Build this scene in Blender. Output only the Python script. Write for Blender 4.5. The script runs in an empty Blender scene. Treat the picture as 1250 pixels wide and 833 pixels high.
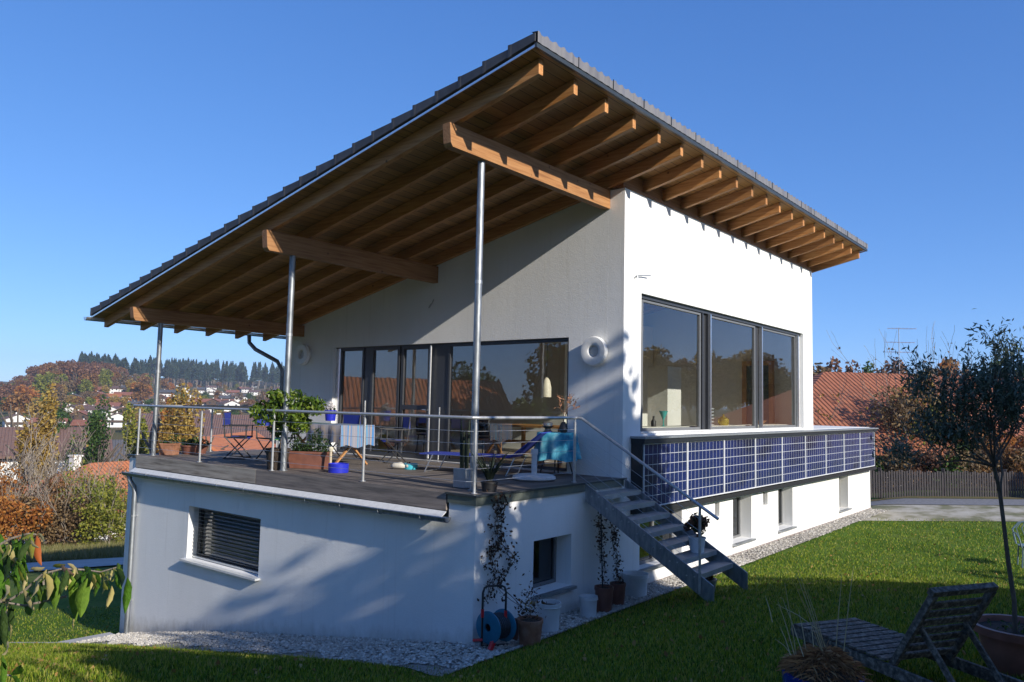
SKY_STRENGTH = .14; EXPO = 0.3
import bpy, math, random
import numpy as np
from mathutils import Vector, Matrix
random.seed(7); RNG = np.random.default_rng(11)
S = bpy.context.scene; COL = S.collection
rad = math.radians
# ------------------------------------------------------------------ camera model (photo 1250 x 833)
PP = np.array([625., 416.5]); VR_ = np.array([1387., 510.]); VL_ = np.array([-570., 468.])
F = math.sqrt(-((VR_-PP) @ (VL_-PP)))
ax = np.array([*(VR_-PP), F]); ax /= np.linalg.norm(ax)
ay = np.array([*(VL_-PP), F]); ay /= np.linalg.norm(ay)
az_ = np.cross(ax, ay)
RM = np.stack([ax, ay, az_], 1)
EZ = 1.19
_d = RM.T @ np.array([581-PP[0], 605-PP[1], F]); CAM = -_d*(-EZ/_d[2]); CAM[2] = EZ
def ray(x, y): return RM.T @ np.array([x-PP[0], y-PP[1], F])
def onp(x, y, a, v):
    d = ray(x, y); return CAM + d*(v-CAM[a])/d[a]
def atd(x, y, dist): return CAM + ray(x, y)*dist/F
def proj(p):
    c = RM @ (np.array(p, float)-CAM); return PP + F*c[:2]/c[2]
cam = bpy.data.cameras.new("camera"); co = bpy.data.objects.new("camera", cam); COL.objects.link(co)
r_, u_, b_ = RM.T @ [1, 0, 0], RM.T @ [0, -1, 0], RM.T @ [0, 0, -1]
M = Matrix.Identity(4)
for i in range(3): M[i][0] = r_[i]; M[i][1] = u_[i]; M[i][2] = b_[i]; M[i][3] = CAM[i]
co.matrix_world = M
cam.sensor_width = 36; cam.lens = F/1250*36; cam.clip_start = .05; cam.clip_end = 20000; S.camera = co
# ------------------------------------------------------------------ terrain
def sst(a, b, v):
    t = np.clip((v-a)/(b-a), 0, 1); return t*t*(3-2*t)
RZ = [0, 20, 27, 33, 40, 45, 55, 70, 100, 180, 300, 450, 600, 700, 850, 960, 1600, 2500, 9000]
VZ = [-4, -4.1, -4.4, -5, -5.7, -6.3, -8.8, -13, -14, -13, -8.5, -3, 2, 6, 13, 23, -10, -40, -60]
def H(x, y):
    x = np.asarray(x, float); y = np.asarray(y, float)
    g = -1.9 - .165*np.clip(y, 0, 12)
    dd = np.hypot(np.maximum(0, -x-1.2), np.maximum(0, -y-.5))
    w = 1-sst(2, 10, x)
    fr = 1-.75*sst(30, 60, dd)
    near = g + 1.55*(1-np.exp(-dd/4.5))*w*fr*(1-.22*sst(0, 7, y))
    r = np.hypot(x-CAM[0], y-CAM[1]); a = np.degrees(np.arctan2(y-CAM[1], x-CAM[0]))
    v = np.interp(r, RZ, VZ)
    v = v + 11*np.exp(-((a-67.5)/4.2)**2)*sst(330, 560, r)*(1-sst(700, 1000, r)) - 14*sst(69, 73, a)*sst(300, 600, r)
    k = sst(14, 27, r)*sst(30, 50, a)*(1-sst(120, 150, a)*.0)*(a < 179)*sst(-2,9,y-8*(x>3))
    k = np.where(a > 95, k*(1-sst(95, 140, a)), k)
    plain = -1.95 + 0*x
    base = near*(1-sst(60, 140, r)) + plain*sst(60, 140, r)
    return base*(1-k) + v*k
def Hs(x, y): return float(H(x, y))
def hit(px, py, rmin=18):
    d = ray(px, py); h = math.hypot(d[0], d[1]); d = d/h; r = rmin
    while r < 3000:
        p = CAM+d*r
        if p[2] < Hs(p[0], p[1]): return p
        r *= 1.004
    return CAM+d*800
# ------------------------------------------------------------------ materials
def nt(name):
    m = bpy.data.materials.new(name); m.use_nodes = True
    t = m.node_tree; t.nodes.clear(); o = t.nodes.new('ShaderNodeOutputMaterial'); return m, t, o
def N(t, typ, **kw):
    n = t.nodes.new(typ)
    for k, v in kw.items(): setattr(n, k, v)
    return n
def ramp(t, fac, cols, mode='LINEAR'):
    r = N(t, 'ShaderNodeValToRGB'); r.color_ramp.interpolation = mode
    e = r.color_ramp.elements
    while len(e) < len(cols): e.new(.5)
    for i, c in enumerate(cols):
        pos, c = c if len(c) == 2 else (i/(len(cols)-1), c)
        e[i].position = pos; e[i].color = (*c, 1)
    t.links.new(fac, r.inputs[0]); return r.outputs[0]
def noise(t, scale, stretch=(1, 1, 1), detail=5, coord='Object', rough=.55):
    tc = N(t, 'ShaderNodeTexCoord'); mp = N(t, 'ShaderNodeMapping'); mp.inputs['Scale'].default_value = stretch
    n = N(t, 'ShaderNodeTexNoise'); n.inputs['Scale'].default_value = scale; n.inputs['Detail'].default_value = detail
    n.inputs['Roughness'].default_value = rough
    if coord == 'World': g = N(t, 'ShaderNodeNewGeometry'); t.links.new(g.outputs['Position'], mp.inputs[0])
    else: t.links.new(tc.outputs[coord], mp.inputs[0])
    t.links.new(mp.outputs[0], n.inputs[0]); return n.outputs['Fac'], mp.outputs[0]
def mat(name, cols, rough=.6, metal=0, scale=6, stretch=(1, 1, 1), bump=0, bscale=None, bstretch=None, coord='Object', spec=.5, coat=0, lo=.3, hi=.7, bdist=.01):
    m, t, o = nt(name); b = N(t, 'ShaderNodeBsdfPrincipled')
    if len(cols) == 1: cols = [tuple(c*.85 for c in cols[0]), tuple(min(1, c*1.12) for c in cols[0])]
    f, _ = noise(t, scale, stretch, coord=coord)
    pos = [lo+(hi-lo)*i/(len(cols)-1) for i in range(len(cols))]
    t.links.new(ramp(t, f, [(p, c) for p, c in zip(pos, cols)]), b.inputs['Base Color'])
    b.inputs['Roughness'].default_value = rough; b.inputs['Metallic'].default_value = metal
    b.inputs['Specular IOR Level'].default_value = spec; b.inputs['Coat Weight'].default_value = coat
    if bump:
        f2, _ = noise(t, bscale or scale*4, bstretch or stretch, coord=coord)
        bp = N(t, 'ShaderNodeBump'); bp.inputs['Strength'].default_value = bump; bp.inputs['Distance'].default_value = bdist
        t.links.new(f2, bp.inputs['Height']); t.links.new(bp.outputs[0], b.inputs['Normal'])
    t.links.new(b.outputs[0], o.inputs[0]); return m
def leafmat(name, cols, trans=.35, rough=.55, objrand=False, spec=.3):
    m, t, o = nt(name); b = N(t, 'ShaderNodeBsdfPrincipled'); g = N(t, 'ShaderNodeNewGeometry')
    f = g.outputs['Random Per Island']
    if objrand:
        oi = N(t, 'ShaderNodeObjectInfo'); mx = N(t, 'ShaderNodeMath', operation='MULTIPLY_ADD')
        mx.inputs[1].default_value = .3; t.links.new(f, mx.inputs[0])
        m2 = N(t, 'ShaderNodeMath', operation='MULTIPLY'); m2.inputs[1].default_value = .7
        t.links.new(oi.outputs['Random'], m2.inputs[0]); t.links.new(m2.outputs[0], mx.inputs[2]); f = mx.outputs[0]
    c = ramp(t, f, cols); t.links.new(c, b.inputs['Base Color'])
    b.inputs['Roughness'].default_value = rough; b.inputs['Specular IOR Level'].default_value = spec
    tr = N(t, 'ShaderNodeBsdfTranslucent'); t.links.new(c, tr.inputs[0])
    mx = N(t, 'ShaderNodeMixShader'); mx.inputs[0].default_value = trans
    t.links.new(b.outputs[0], mx.inputs[1]); t.links.new(tr.outputs[0], mx.inputs[2]); t.links.new(mx.outputs[0], o.inputs[0]); return m
def glassmat(name, tint=(.93, .95, .93), ior=2.15):
    m, t, o = nt(name); fr = N(t, 'ShaderNodeFresnel'); fr.inputs[0].default_value = ior
    a = N(t, 'ShaderNodeBsdfTransparent'); a.inputs[0].default_value = (*tint, 1)
    gl = N(t, 'ShaderNodeBsdfGlossy'); gl.inputs['Roughness'].default_value = .0; gl.inputs[0].default_value = (.95, .97, 1, 1)
    f, _ = noise(t, .8); bp = N(t, 'ShaderNodeBump'); bp.inputs['Strength'].default_value = .02; bp.inputs['Distance'].default_value = .05
    t.links.new(f, bp.inputs['Height']); t.links.new(bp.outputs[0], gl.inputs['Normal'])
    mx = N(t, 'ShaderNodeMixShader'); t.links.new(fr.outputs[0], mx.inputs[0]); t.links.new(a.outputs[0], mx.inputs[1]); t.links.new(gl.outputs[0], mx.inputs[2])
    t.links.new(mx.outputs[0], o.inputs[0]); return m
def stucco(name, c=(.84, .84, .83)):
    m, t, o = nt(name); b = N(t, 'ShaderNodeBsdfPrincipled'); b.inputs['Roughness'].default_value = .9; b.inputs['Specular IOR Level'].default_value = .2
    f, _ = noise(t, .8, (1, 1, .35), 8, 'World'); c0 = ramp(t, f, [(.25, tuple(v*.90 for v in c)), (.6, c)])
    g = N(t, 'ShaderNodeNewGeometry'); sp = N(t, 'ShaderNodeSeparateXYZ'); t.links.new(g.outputs['Position'], sp.inputs[0])
    # splash dirt along the foot of the wall, following the falling ground, broken up by noise
    yy = N(t, 'ShaderNodeMath', operation='MAXIMUM'); yy.inputs[1].default_value = 0; t.links.new(sp.outputs[1], yy.inputs[0])
    gz = N(t, 'ShaderNodeMath', operation='MULTIPLY_ADD'); gz.inputs[1].default_value = .165; t.links.new(yy.outputs[0], gz.inputs[0]); t.links.new(sp.outputs[2], gz.inputs[2])
    n3, _ = noise(t, 5, (1, 1, .6), 8, 'World', .7); a3 = N(t, 'ShaderNodeMath', operation='MULTIPLY_ADD'); a3.inputs[1].default_value = -.55; t.links.new(n3, a3.inputs[0]); t.links.new(gz.outputs[0], a3.inputs[2])
    mr = N(t, 'ShaderNodeMapRange'); mr.inputs['From Min'].default_value = -2.22; mr.inputs['From Max'].default_value = -1.95; mr.inputs['To Min'].default_value = .55; mr.inputs['To Max'].default_value = 0; t.links.new(a3.outputs[0], mr.inputs[0])
    n4, _ = noise(t, 3.2, (4, 4, .12), 6, 'World'); r4 = N(t, 'ShaderNodeMapRange'); r4.inputs['From Min'].default_value = .58; r4.inputs['From Max'].default_value = .75; r4.inputs['To Max'].default_value = .16; t.links.new(n4, r4.inputs[0])
    ad0 = N(t, 'ShaderNodeMath', operation='ADD'); t.links.new(mr.outputs[0], ad0.inputs[0]); t.links.new(r4.outputs[0], ad0.inputs[1])
    mx = N(t, 'ShaderNodeMix', data_type='RGBA'); t.links.new(ad0.outputs[0], mx.inputs[0]); t.links.new(c0, mx.inputs[6]); mx.inputs[7].default_value = (.36, .33, .27, 1); t.links.new(mx.outputs[2], b.inputs['Base Color'])
    n1, _ = noise(t, 38, detail=8, rough=.7); n2, _ = noise(t, 9)
    ad = N(t, 'ShaderNodeMath', operation='MULTIPLY_ADD'); ad.inputs[1].default_value = .5; t.links.new(n2, ad.inputs[0]); t.links.new(n1, ad.inputs[2])
    bp = N(t, 'ShaderNodeBump'); bp.inputs['Strength'].default_value = .5; bp.inputs['Distance'].default_value = .009
    t.links.new(ad.outputs[0], bp.inputs['Height']); t.links.new(bp.outputs[0], b.inputs['Normal']); t.links.new(b.outputs[0], o.inputs[0]); return m
def timber(name, stretch, TC=((.35, .14, .038), (.50, .23, .075), (.58, .30, .115))):
    """glulam spruce: grain, tone that differs from piece to piece, dark knots"""
    m, t, o = nt(name); b = N(t, 'ShaderNodeBsdfPrincipled'); b.inputs['Roughness'].default_value = .6
    f, _ = noise(t, 2.2, stretch, 8); c = ramp(t, f, [(.3, TC[0]), (.5, TC[1]), (.7, TC[2])])
    tc = N(t, 'ShaderNodeTexCoord'); v = N(t, 'ShaderNodeTexVoronoi'); v.inputs['Scale'].default_value = 2.6; v.inputs['Randomness'].default_value = 1; t.links.new(tc.outputs['Object'], v.inputs['Vector'])
    k = N(t, 'ShaderNodeMapRange'); k.inputs['From Min'].default_value = .035; k.inputs['From Max'].default_value = .075; k.inputs['To Min'].default_value = .85; k.inputs['To Max'].default_value = 0; t.links.new(v.outputs['Distance'], k.inputs[0])
    m1 = N(t, 'ShaderNodeMix', data_type='RGBA'); t.links.new(k.outputs[0], m1.inputs[0]); t.links.new(c, m1.inputs[6]); m1.inputs[7].default_value = (.12, .045, .015, 1)
    oi = N(t, 'ShaderNodeObjectInfo'); r = N(t, 'ShaderNodeMapRange'); r.inputs['To Min'].default_value = .72; r.inputs['To Max'].default_value = 1.12; t.links.new(oi.outputs['Random'], r.inputs[0])
    m2 = N(t, 'ShaderNodeMix', data_type='RGBA', blend_type='MULTIPLY'); m2.inputs[0].default_value = 1; t.links.new(m1.outputs[2], m2.inputs[6]); t.links.new(r.outputs[0], m2.inputs[7]); t.links.new(m2.outputs[2], b.inputs['Base Color'])
    bp = N(t, 'ShaderNodeBump'); bp.inputs['Strength'].default_value = .25; bp.inputs['Distance'].default_value = .006; t.links.new(f, bp.inputs['Height']); t.links.new(bp.outputs[0], b.inputs['Normal']); t.links.new(b.outputs[0], o.inputs[0]); return m
def boards(name, cols, axis, width, rough=.6, scale=3, stretch=(1, 1, 1), gap=.06, bump=.4):
    """planks: stripes across `axis`, dark joints modelled as bump + recess colour of the real gap"""
    m, t, o = nt(name); b = N(t, 'ShaderNodeBsdfPrincipled'); b.inputs['Roughness'].default_value = rough
    f, co_ = noise(t, scale, stretch, detail=7); c = ramp(t, f, [(.3, cols[0]), (.7, cols[1])])
    tc = N(t, 'ShaderNodeTexCoord'); sp = N(t, 'ShaderNodeSeparateXYZ'); t.links.new(tc.outputs['Object'], sp.inputs[0])
    dv = N(t, 'ShaderNodeMath', operation='DIVIDE'); dv.inputs[1].default_value = width; t.links.new(sp.outputs[axis], dv.inputs[0])
    fl = N(t, 'ShaderNodeMath', operation='FLOOR'); t.links.new(dv.outputs[0], fl.inputs[0])
    wn = N(t, 'ShaderNodeTexWhiteNoise', noise_dimensions='1D'); t.links.new(fl.outputs[0], wn.inputs['W'])
    mr = N(t, 'ShaderNodeMapRange'); mr.inputs['To Min'].default_value = .78; mr.inputs['To Max'].default_value = 1.15; t.links.new(wn.outputs[0], mr.inputs[0])
    ml = N(t, 'ShaderNodeMix', data_type='RGBA', blend_type='MULTIPLY'); ml.inputs[0].default_value = 1
    t.links.new(c, ml.inputs[6]); t.links.new(mr.outputs[0], ml.inputs[7])
    fr = N(t, 'ShaderNodeMath', operation='FRACT'); t.links.new(dv.outputs[0], fr.inputs[0])
    gt = N(t, 'ShaderNodeMath', operation='GREATER_THAN'); gt.inputs[1].default_value = 1-gap; t.links.new(fr.outputs[0], gt.inputs[0])
    m3 = N(t, 'ShaderNodeMix', data_type='RGBA'); t.links.new(gt.outputs[0], m3.inputs[0]); t.links.new(ml.outputs[2], m3.inputs[6]); m3.inputs[7].default_value = (.02, .015, .01, 1)
    t.links.new(m3.outputs[2], b.inputs['Base Color'])
    bp = N(t, 'ShaderNodeBump'); bp.inputs['Strength'].default_value = bump; bp.inputs['Distance'].default_value = .006; bp.invert = True
    t.links.new(gt.outputs[0], bp.inputs['Height']); t.links.new(bp.outputs[0], b.inputs['Normal']); t.links.new(b.outputs[0], o.inputs[0]); return m
def tilemat(name, cols, sx, sy, bump=1.0, rough=.75):
    """roof pantiles: rolls along X, courses along local Y"""
    m, t, o = nt(name); b = N(t, 'ShaderNodeBsdfPrincipled'); b.inputs['Roughness'].default_value = rough
    f, _ = noise(t, 2.2, detail=9, rough=.75); t.links.new(ramp(t, f, [(.3+.4*i/(len(cols)-1), c) for i, c in enumerate(cols)]), b.inputs['Base Color'])
    tc = N(t, 'ShaderNodeTexCoord'); sp = N(t, 'ShaderNodeSeparateXYZ'); t.links.new(tc.outputs['Object'], sp.inputs[0])
    a = N(t, 'ShaderNodeMath', operation='MULTIPLY'); a.inputs[1].default_value = 2*math.pi/sx; t.links.new(sp.outputs[0], a.inputs[0])
    s = N(t, 'ShaderNodeMath', operation='SINE'); t.links.new(a.outputs[0], s.inputs[0])
    c = N(t, 'ShaderNodeMath', operation='DIVIDE'); c.inputs[1].default_value = sy; t.links.new(sp.outputs[1], c.inputs[0])
    fr = N(t, 'ShaderNodeMath', operation='FRACT'); t.links.new(c.outputs[0], fr.inputs[0])
    ad = N(t, 'ShaderNodeMath', operation='MULTIPLY_ADD'); ad.inputs[1].default_value = .8; t.links.new(s.outputs[0], ad.inputs[0]); t.links.new(fr.outputs[0], ad.inputs[2])
    bp = N(t, 'ShaderNodeBump'); bp.inputs['Strength'].default_value = bump; bp.inputs['Distance'].default_value = .05
    t.links.new(ad.outputs[0], bp.inputs['Height']); t.links.new(bp.outputs[0], b.inputs['Normal']); t.links.new(b.outputs[0], o.inputs[0]); return m
def flat(name, c, rough=.5, metal=0, spec=.5):
    return mat(name, [tuple(v*.9 for v in c), tuple(min(1, v*1.08) for v in c)], rough, metal, scale=14, spec=spec)
MT = {}
MT['stucco'] = stucco('white_stucco'); MT['plaster_in'] = mat('inner_plaster', [(.74, .75, .70), (.82, .82, .78)], .9, scale=2)
MT['concrete'] = mat('painted_concrete', [(.70, .69, .64), (.78, .77, .73)], .85, scale=2, stretch=(3, 1, .3), bump=.2, bscale=30)
MT['timber'] = timber('honey_timber', (14, .8, 14))
MT['timber_x'] = timber('honey_timber_beam', (.8, 14, 14), ((.25, .105, .035), (.38, .18, .065), (.46, .24, .10)))
MT['soffit'] = boards('soffit_boards', [(.36, .17, .052), (.50, .26, .09)], 1, .16, scale=3, stretch=(.7, 9, 9), gap=.05)
MT['tile_dark'] = mat('anthracite_tile', [(.035, .037, .045), (.07, .072, .082)], .6, scale=5, bump=.2, bscale=60)
MT['galv'] = mat('galvanised_steel', [(.20, .22, .24), (.38, .40, .42)], .5, .8, scale=9, stretch=(2, 2, .6), bump=.05)
MT['zinc'] = mat('zinc_sheet', [(.33, .35, .37), (.46, .48, .50)], .45, .7, scale=4)
MT['alu'] = flat('bright_aluminium', (.72, .73, .74), .3, .9)
MT['steel'] = mat('brushed_stainless', [(.42, .43, .44), (.56, .57, .58)], .4, .6, scale=20)
MT['frame'] = flat('anthracite_frame', (.045, .048, .055), .4)
MT['frame_g'] = flat('grey_window_frame', (.16, .165, .17), .4)
MT['glass'] = glassmat('window_glass'); MT['glass_b'] = glassmat('basement_glass', (.4, .42, .4), 1.8)
MT['deck'] = boards('weathered_deck', [(.10, .085, .075), (.20, .17, .15)], 1, .14, scale=4, stretch=(.6, 8, 8), gap=.05, rough=.75)
MT['fascia'] = mat('grey_weathered_board', [(.09, .08, .075), (.20, .17, .15), (.27, .23, .2)], .8, scale=3, stretch=(8, .5, 8), bump=.3)
MT['cap'] = flat('dark_metal_cap', (.05, .06, .065), .4, .3)
MT['white'] = flat('white_paint', (.8, .8, .79), .45)
MT['blind'] = flat('blind_slat', (.55, .58, .60), .35, .5)
MT['terracotta'] = mat('terracotta', [(.20, .09, .05), (.31, .14, .08), (.36, .20, .14)], .8, scale=7, bump=.1)
MT['plast_terra'] = mat('brown_plastic_pot', [(.16, .065, .045), (.24, .10, .07)], .5, scale=7)
MT['soil'] = mat('potting_soil', [(.02, .014, .01), (.07, .05, .035)], .95, scale=40, bump=.6)
MT['blue'] = flat('blue_canvas', (.02, .04, .30), .7); MT['blue_pl'] = flat('blue_plastic', (.02, .03, .45), .35)
MT['teal_pl'] = flat('teal_plastic', (.06, .45, .55), .35); MT['reelblue'] = flat('reel_blue', (.01, .16, .26), .4)
MT['red_pl'] = flat('red_plastic', (.55, .02, .03), .4); MT['black'] = flat('black_metal', (.02, .02, .022), .5)
MT['hose'] = flat('dark_hose', (.03, .04, .05), .5); MT['green_pl'] = flat('green_plastic', (.12, .4, .05), .4)
MT['bucket'] = mat('white_plastic_bucket', [(.55, .57, .58), (.74, .75, .75)], .45, scale=3)
MT['umb'] = mat('grey_white_concrete', [(.5, .5, .5), (.66, .66, .66)], .7, scale=8)
MT['twood'] = mat('varnished_wood', [(.35, .16, .06), (.5, .26, .1)], .5, scale=4, stretch=(3, 3, .5))
MT['oldwood'] = mat('weathered_teak', [(.03, .026, .022), (.10, .088, .07), (.26, .235, .20)], .85, scale=6, stretch=(5, 5, 5), bump=.5)
MT['cloth'] = mat('striped_cloth', [(.25, .42, .52), (.55, .55, .5)], .9, scale=3, stretch=(1, 1, 9))
MT['bark'] = mat('bark', [(.06, .045, .035), (.16, .13, .10)], .9, scale=8, stretch=(3, 3, .6), bump=.6)
MT['bark_l'] = mat('pale_bark', [(.16, .13, .10), (.30, .26, .22)], .9, scale=8, stretch=(3, 3, .6), bump=.5)
MT['pebble'] = leafmat('pebbles', [(.26, .25, .23), (.52, .49, .44), (.38, .35, .30), (.70, .67, .62)], 0, .8)
MT['gravelbase'] = mat('gravel_bed', [(.20, .18, .16), (.55, .51, .46)], .95, scale=45, bump=.8, bdist=.03)
MT['slab'] = mat('paving', [(.30, .29, .28), (.42, .41, .40)], .85, scale=3, bump=.2)
MT['asphalt'] = mat('grey_road', [(.13, .13, .14), (.21, .21, .215)], .9, scale=9, bump=.2, coord='Object')
MT['dirt'] = mat('gravel_drive', [(.10, .12, .04), (.18, .17, .09), (.36, .33, .26), (.46, .43, .36)], .95, scale=.8, stretch=(1, 1.6, 1), bump=.5, bscale=25)
MT['fence'] = mat('shade_toned_fence', [(.025, .022, .025), (.06, .052, .055)], .85, scale=4, stretch=(6, 6, .6), bump=.2)  # shade of the trees is put into this darkened fence colour
MT['hedge_dry'] = leafmat('straw', [(.16, .07, .03), (.34, .18, .08), (.45, .27, .13)], .1)
MT['dry'] = leafmat('dead_leaf', [(.025, .014, .008), (.08, .04, .02), (.16, .09, .04)], .15)
MT['citrus'] = leafmat('citrus_leaf', [(.03, .07, .01), (.09, .16, .015), (.2, .26, .03)], .3, .35, spec=.5)
MT['dkleaf'] = leafmat('dark_leaf', [(.012, .03, .01), (.04, .08, .02)], .2)
MT['olive'] = leafmat('olive_leaf', [(.04, .07, .045), (.11, .15, .11), (.26, .30, .24)], .15)
MT['cactus'] = flat('cactus_green', (.012, .022, .010), .8)
MT['flower'] = leafmat('white_flower', [(.6, .58, .6), (.8, .78, .8)], .3)
MT['vib'] = leafmat('viburnum_leaf', [(.05, .16, .01), (.10, .26, .015), (.22, .36, .03)], .35, .45)
MT['vib_y'] = leafmat('yellow_leaf', [(.5, .42, .12), (.6, .5, .25)], .35); MT['vib_r'] = leafmat('red_leaf', [(.4, .07, .02), (.5, .16, .04)], .35)
MT['l_rust'] = leafmat('rust_leaf', [(.11, .05, .02), (.24, .115, .04), (.33, .18, .06)], .3)
MT['l_gold'] = leafmat('gold_leaf', [(.20, .12, .03), (.36, .23, .05), (.46, .34, .09)], .35)
MT['l_ygreen'] = leafmat('yellowgreen_leaf', [(.08, .10, .015), (.20, .22, .03), (.34, .32, .05)], .35)
MT['l_green'] = leafmat('green_leaf', [(.02, .05, .012), (.05, .10, .02), (.09, .15, .03)], .3)
MT['l_dred'] = leafmat('darkred_leaf', [(.09, .04, .025), (.17, .08, .045), (.25, .13, .07)], .25)
MT['l_brown'] = leafmat('brown_leaf', [(.08, .05, .025), (.18, .12, .06), (.26, .18, .09)], .25)
MT['l_orange'] = leafmat('orange_leaf', [(.24, .075, .02), (.40, .15, .03), (.48, .24, .06)], .35)
MT['l_spruce'] = leafmat('spruce_needles', [(.012, .03, .02), (.025, .05, .03), (.045, .08, .045)], .1)
MT['grass'] = leafmat('grass_blades', [(.035, .07, .005), (.09, .16, .010), (.19, .28, .015), (.30, .33, .03), (.36, .32, .10)], .35, .6)
# ------------------------------------------------------------------ objects
W = {}
def setp(o, label=None, cat=None, group=None, kind=None):
    if label: o['label'] = label
    if cat: o['category'] = cat
    if group: o['group'] = group
    if kind: o['kind'] = kind
    return o
def thing(name, label, cat, loc=(0, 0, 0), rz=0, group=None, par=None):
    o = bpy.data.objects.new(name, None); COL.objects.link(o); o.empty_display_size = .2
    o.location = loc; o.rotation_euler = (0, 0, rz)
    W[o.name] = Matrix.Translation(Vector(loc)) @ Matrix.Rotation(rz, 4, 'Z')
    return setp(o, label, cat, group)
class MB:
    def __init__(s): s.v = []; s.f = []; s.n = 0
    def add(s, v, f):
        s.v.append(np.asarray(v, float)); k = s.n
        s.f += [tuple(i+k for i in q) for q in f]; s.n += len(v); return s
    def box(s, x0, x1, y0, y1, z0, z1):
        v = [(x, y, z) for z in (z0, z1) for y in (y0, y1) for x in (x0, x1)]
        return s.add(v, [(0, 2, 3, 1), (4, 5, 7, 6), (0, 1, 5, 4), (2, 6, 7, 3), (0, 4, 6, 2), (1, 3, 7, 5)])
    def bar(s, p, q, w, h, up=(0, 0, 1)):
        p = np.array(p, float); q = np.array(q, float); d = q-p; d /= np.linalg.norm(d)
        a = np.cross(d, up); a /= np.linalg.norm(a); b = np.cross(a, d)
        v = [c+sa*a*w/2+sb*b*h/2 for c in (p, q) for sa, sb in ((-1, -1), (1, -1), (1, 1), (-1, 1))]
        return s.add(v, [(3, 2, 1, 0), (4, 5, 6, 7), (0, 1, 5, 4), (1, 2, 6, 5), (2, 3, 7, 6), (3, 0, 4, 7)])
    def tube(s, pts, r, n=8, caps=True):
        pts = [np.array(p, float) for p in pts]; m = len(pts)
        rs = r if hasattr(r, '__len__') else [r]*m; ref = None; V = []
        for i in range(m):
            d = pts[min(i+1, m-1)]-pts[max(i-1, 0)]; d /= np.linalg.norm(d)+1e-9
            if ref is None: ref = np.array([0, 0, 1.]) if abs(d[2]) < .9 else np.array([1., 0, 0])
            a = np.cross(d, ref); a /= np.linalg.norm(a)+1e-9; b = np.cross(d, a); ref = np.cross(a, d)
            for k in range(n):
                t = 2*math.pi*k/n; V.append(pts[i]+rs[i]*(math.cos(t)*a+math.sin(t)*b))
        Fc = [(i*n+k, i*n+(k+1) % n, (i+1)*n+(k+1) % n, (i+1)*n+k) for i in range(m-1) for k in range(n)]
        if caps: Fc += [tuple(range(n-1, -1, -1)), tuple(range((m-1)*n, m*n))]
        return s.add(V, Fc)
    def lathe(s, prof, c, n=24, axis='z', sq=0):
        V = []; 
        for r, z in prof:
            for k in range(n):
                t = 2*math.pi*k/n; x, y = r*math.cos(t), r*math.sin(t)
                V.append((c[0]+x, c[1]+y, c[2]+z) if axis == 'z' else (c[0]+z, c[1]+x, c[2]+y))
        m = len(prof)
        Fc = [(i*n+k, i*n+(k+1) % n, (i+1)*n+(k+1) % n, (i+1)*n+k) for i in range(m-1) for k in range(n)]
        if prof[0][0] > 1e-4: Fc.append(tuple(range(n-1, -1, -1)))
        if prof[-1][0] > 1e-4: Fc.append(tuple(range((m-1)*n, m*n)))
        return s.add(V, Fc)
    def prism(s, poly, a, v0, v1):
        """poly of 2D points extruded along axis a between v0, v1"""
        def mk(p, v):
            l = list(p); l.insert(a, v); return tuple(l)
        n = len(poly); V = [mk(p, v0) for p in poly]+[mk(p, v1) for p in poly]
        return s.add(V, [tuple(range(n-1, -1, -1)), tuple(range(n, 2*n))]+[(i, (i+1) % n, n+(i+1) % n, n+i) for i in range(n)])
    def leaves(s, pts, size, asp=.5, up=None, jit=.35, curve=True):
        """one small pointed leaf (two triangles sharing a midrib) per point"""
        pts = np.asarray(pts, float); n = len(pts)
        if n == 0: return s
        d = RNG.normal(size=(n, 3))
        if up is not None: d = d*jit + np.asarray(up)
        d /= np.linalg.norm(d, axis=1)[:, None]
        a = np.cross(d, RNG.normal(size=(n, 3))); a /= np.linalg.norm(a, axis=1)[:, None]
        nn = np.cross(a, d)
        L = size*RNG.uniform(.6, 1.25, size=(n, 1))
        v = np.stack([pts-d*L/2, pts+a*L*asp/2+nn*L*.08, pts+d*L/2, pts-a*L*asp/2+nn*L*.08], 1).reshape(-1, 3)
        k = s.n; s.v.append(v); s.n += len(v)
        s.f += [(k+4*i, k+4*i+1, k+4*i+2, k+4*i+3) for i in range(n)]
        return s
    def build(s, name, m, parent=None, smooth=False, bevel=0, org=None, label=None, cat=None, group=None, kind=None, mods=None):
        v = np.concatenate(s.v) if s.v else np.zeros((0, 3))
        me = bpy.data.meshes.new(name); o = bpy.data.objects.new(name, me); COL.objects.link(o)
        if parent is not None:
            o.parent = parent; Wm = W[parent.name]; W[o.name] = Wm
            R3 = np.array(Wm.to_3x3()); v = (v-np.array(Wm.translation)) @ R3
        elif org is not None:
            o.location = org; v = v-np.array(org); W[o.name] = Matrix.Translation(Vector(org))
        else: W[o.name] = Matrix.Identity(4)
        me.from_pydata(v.tolist(), [], s.f); me.update()
        me.materials.append(MT[m] if isinstance(m, str) else m)
        if smooth:
            me.polygons.foreach_set('use_smooth', [True]*len(me.polygons))
            if smooth == 'auto':
                try: me.set_sharp_from_angle(angle=rad(38))
                except Exception: pass
        if bevel:
            b = o.modifiers.new('bevel', 'BEVEL'); b.width = bevel; b.segments = 2; b.limit_method = 'ANGLE'
        return setp(o, label, cat, group, kind)
def build_each(mb, name, m, parent, **k):
    """every separate piece becomes an object of its own"""
    off = 0; fi = 0; F_ = mb.f
    for ch in mb.v:
        n = len(ch); fs = [tuple(i-off for i in q) for q in F_ if off <= q[0] < off+n]; off += n
        if fs: MB().add(ch, fs).build(name, m, parent, **k)
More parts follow.
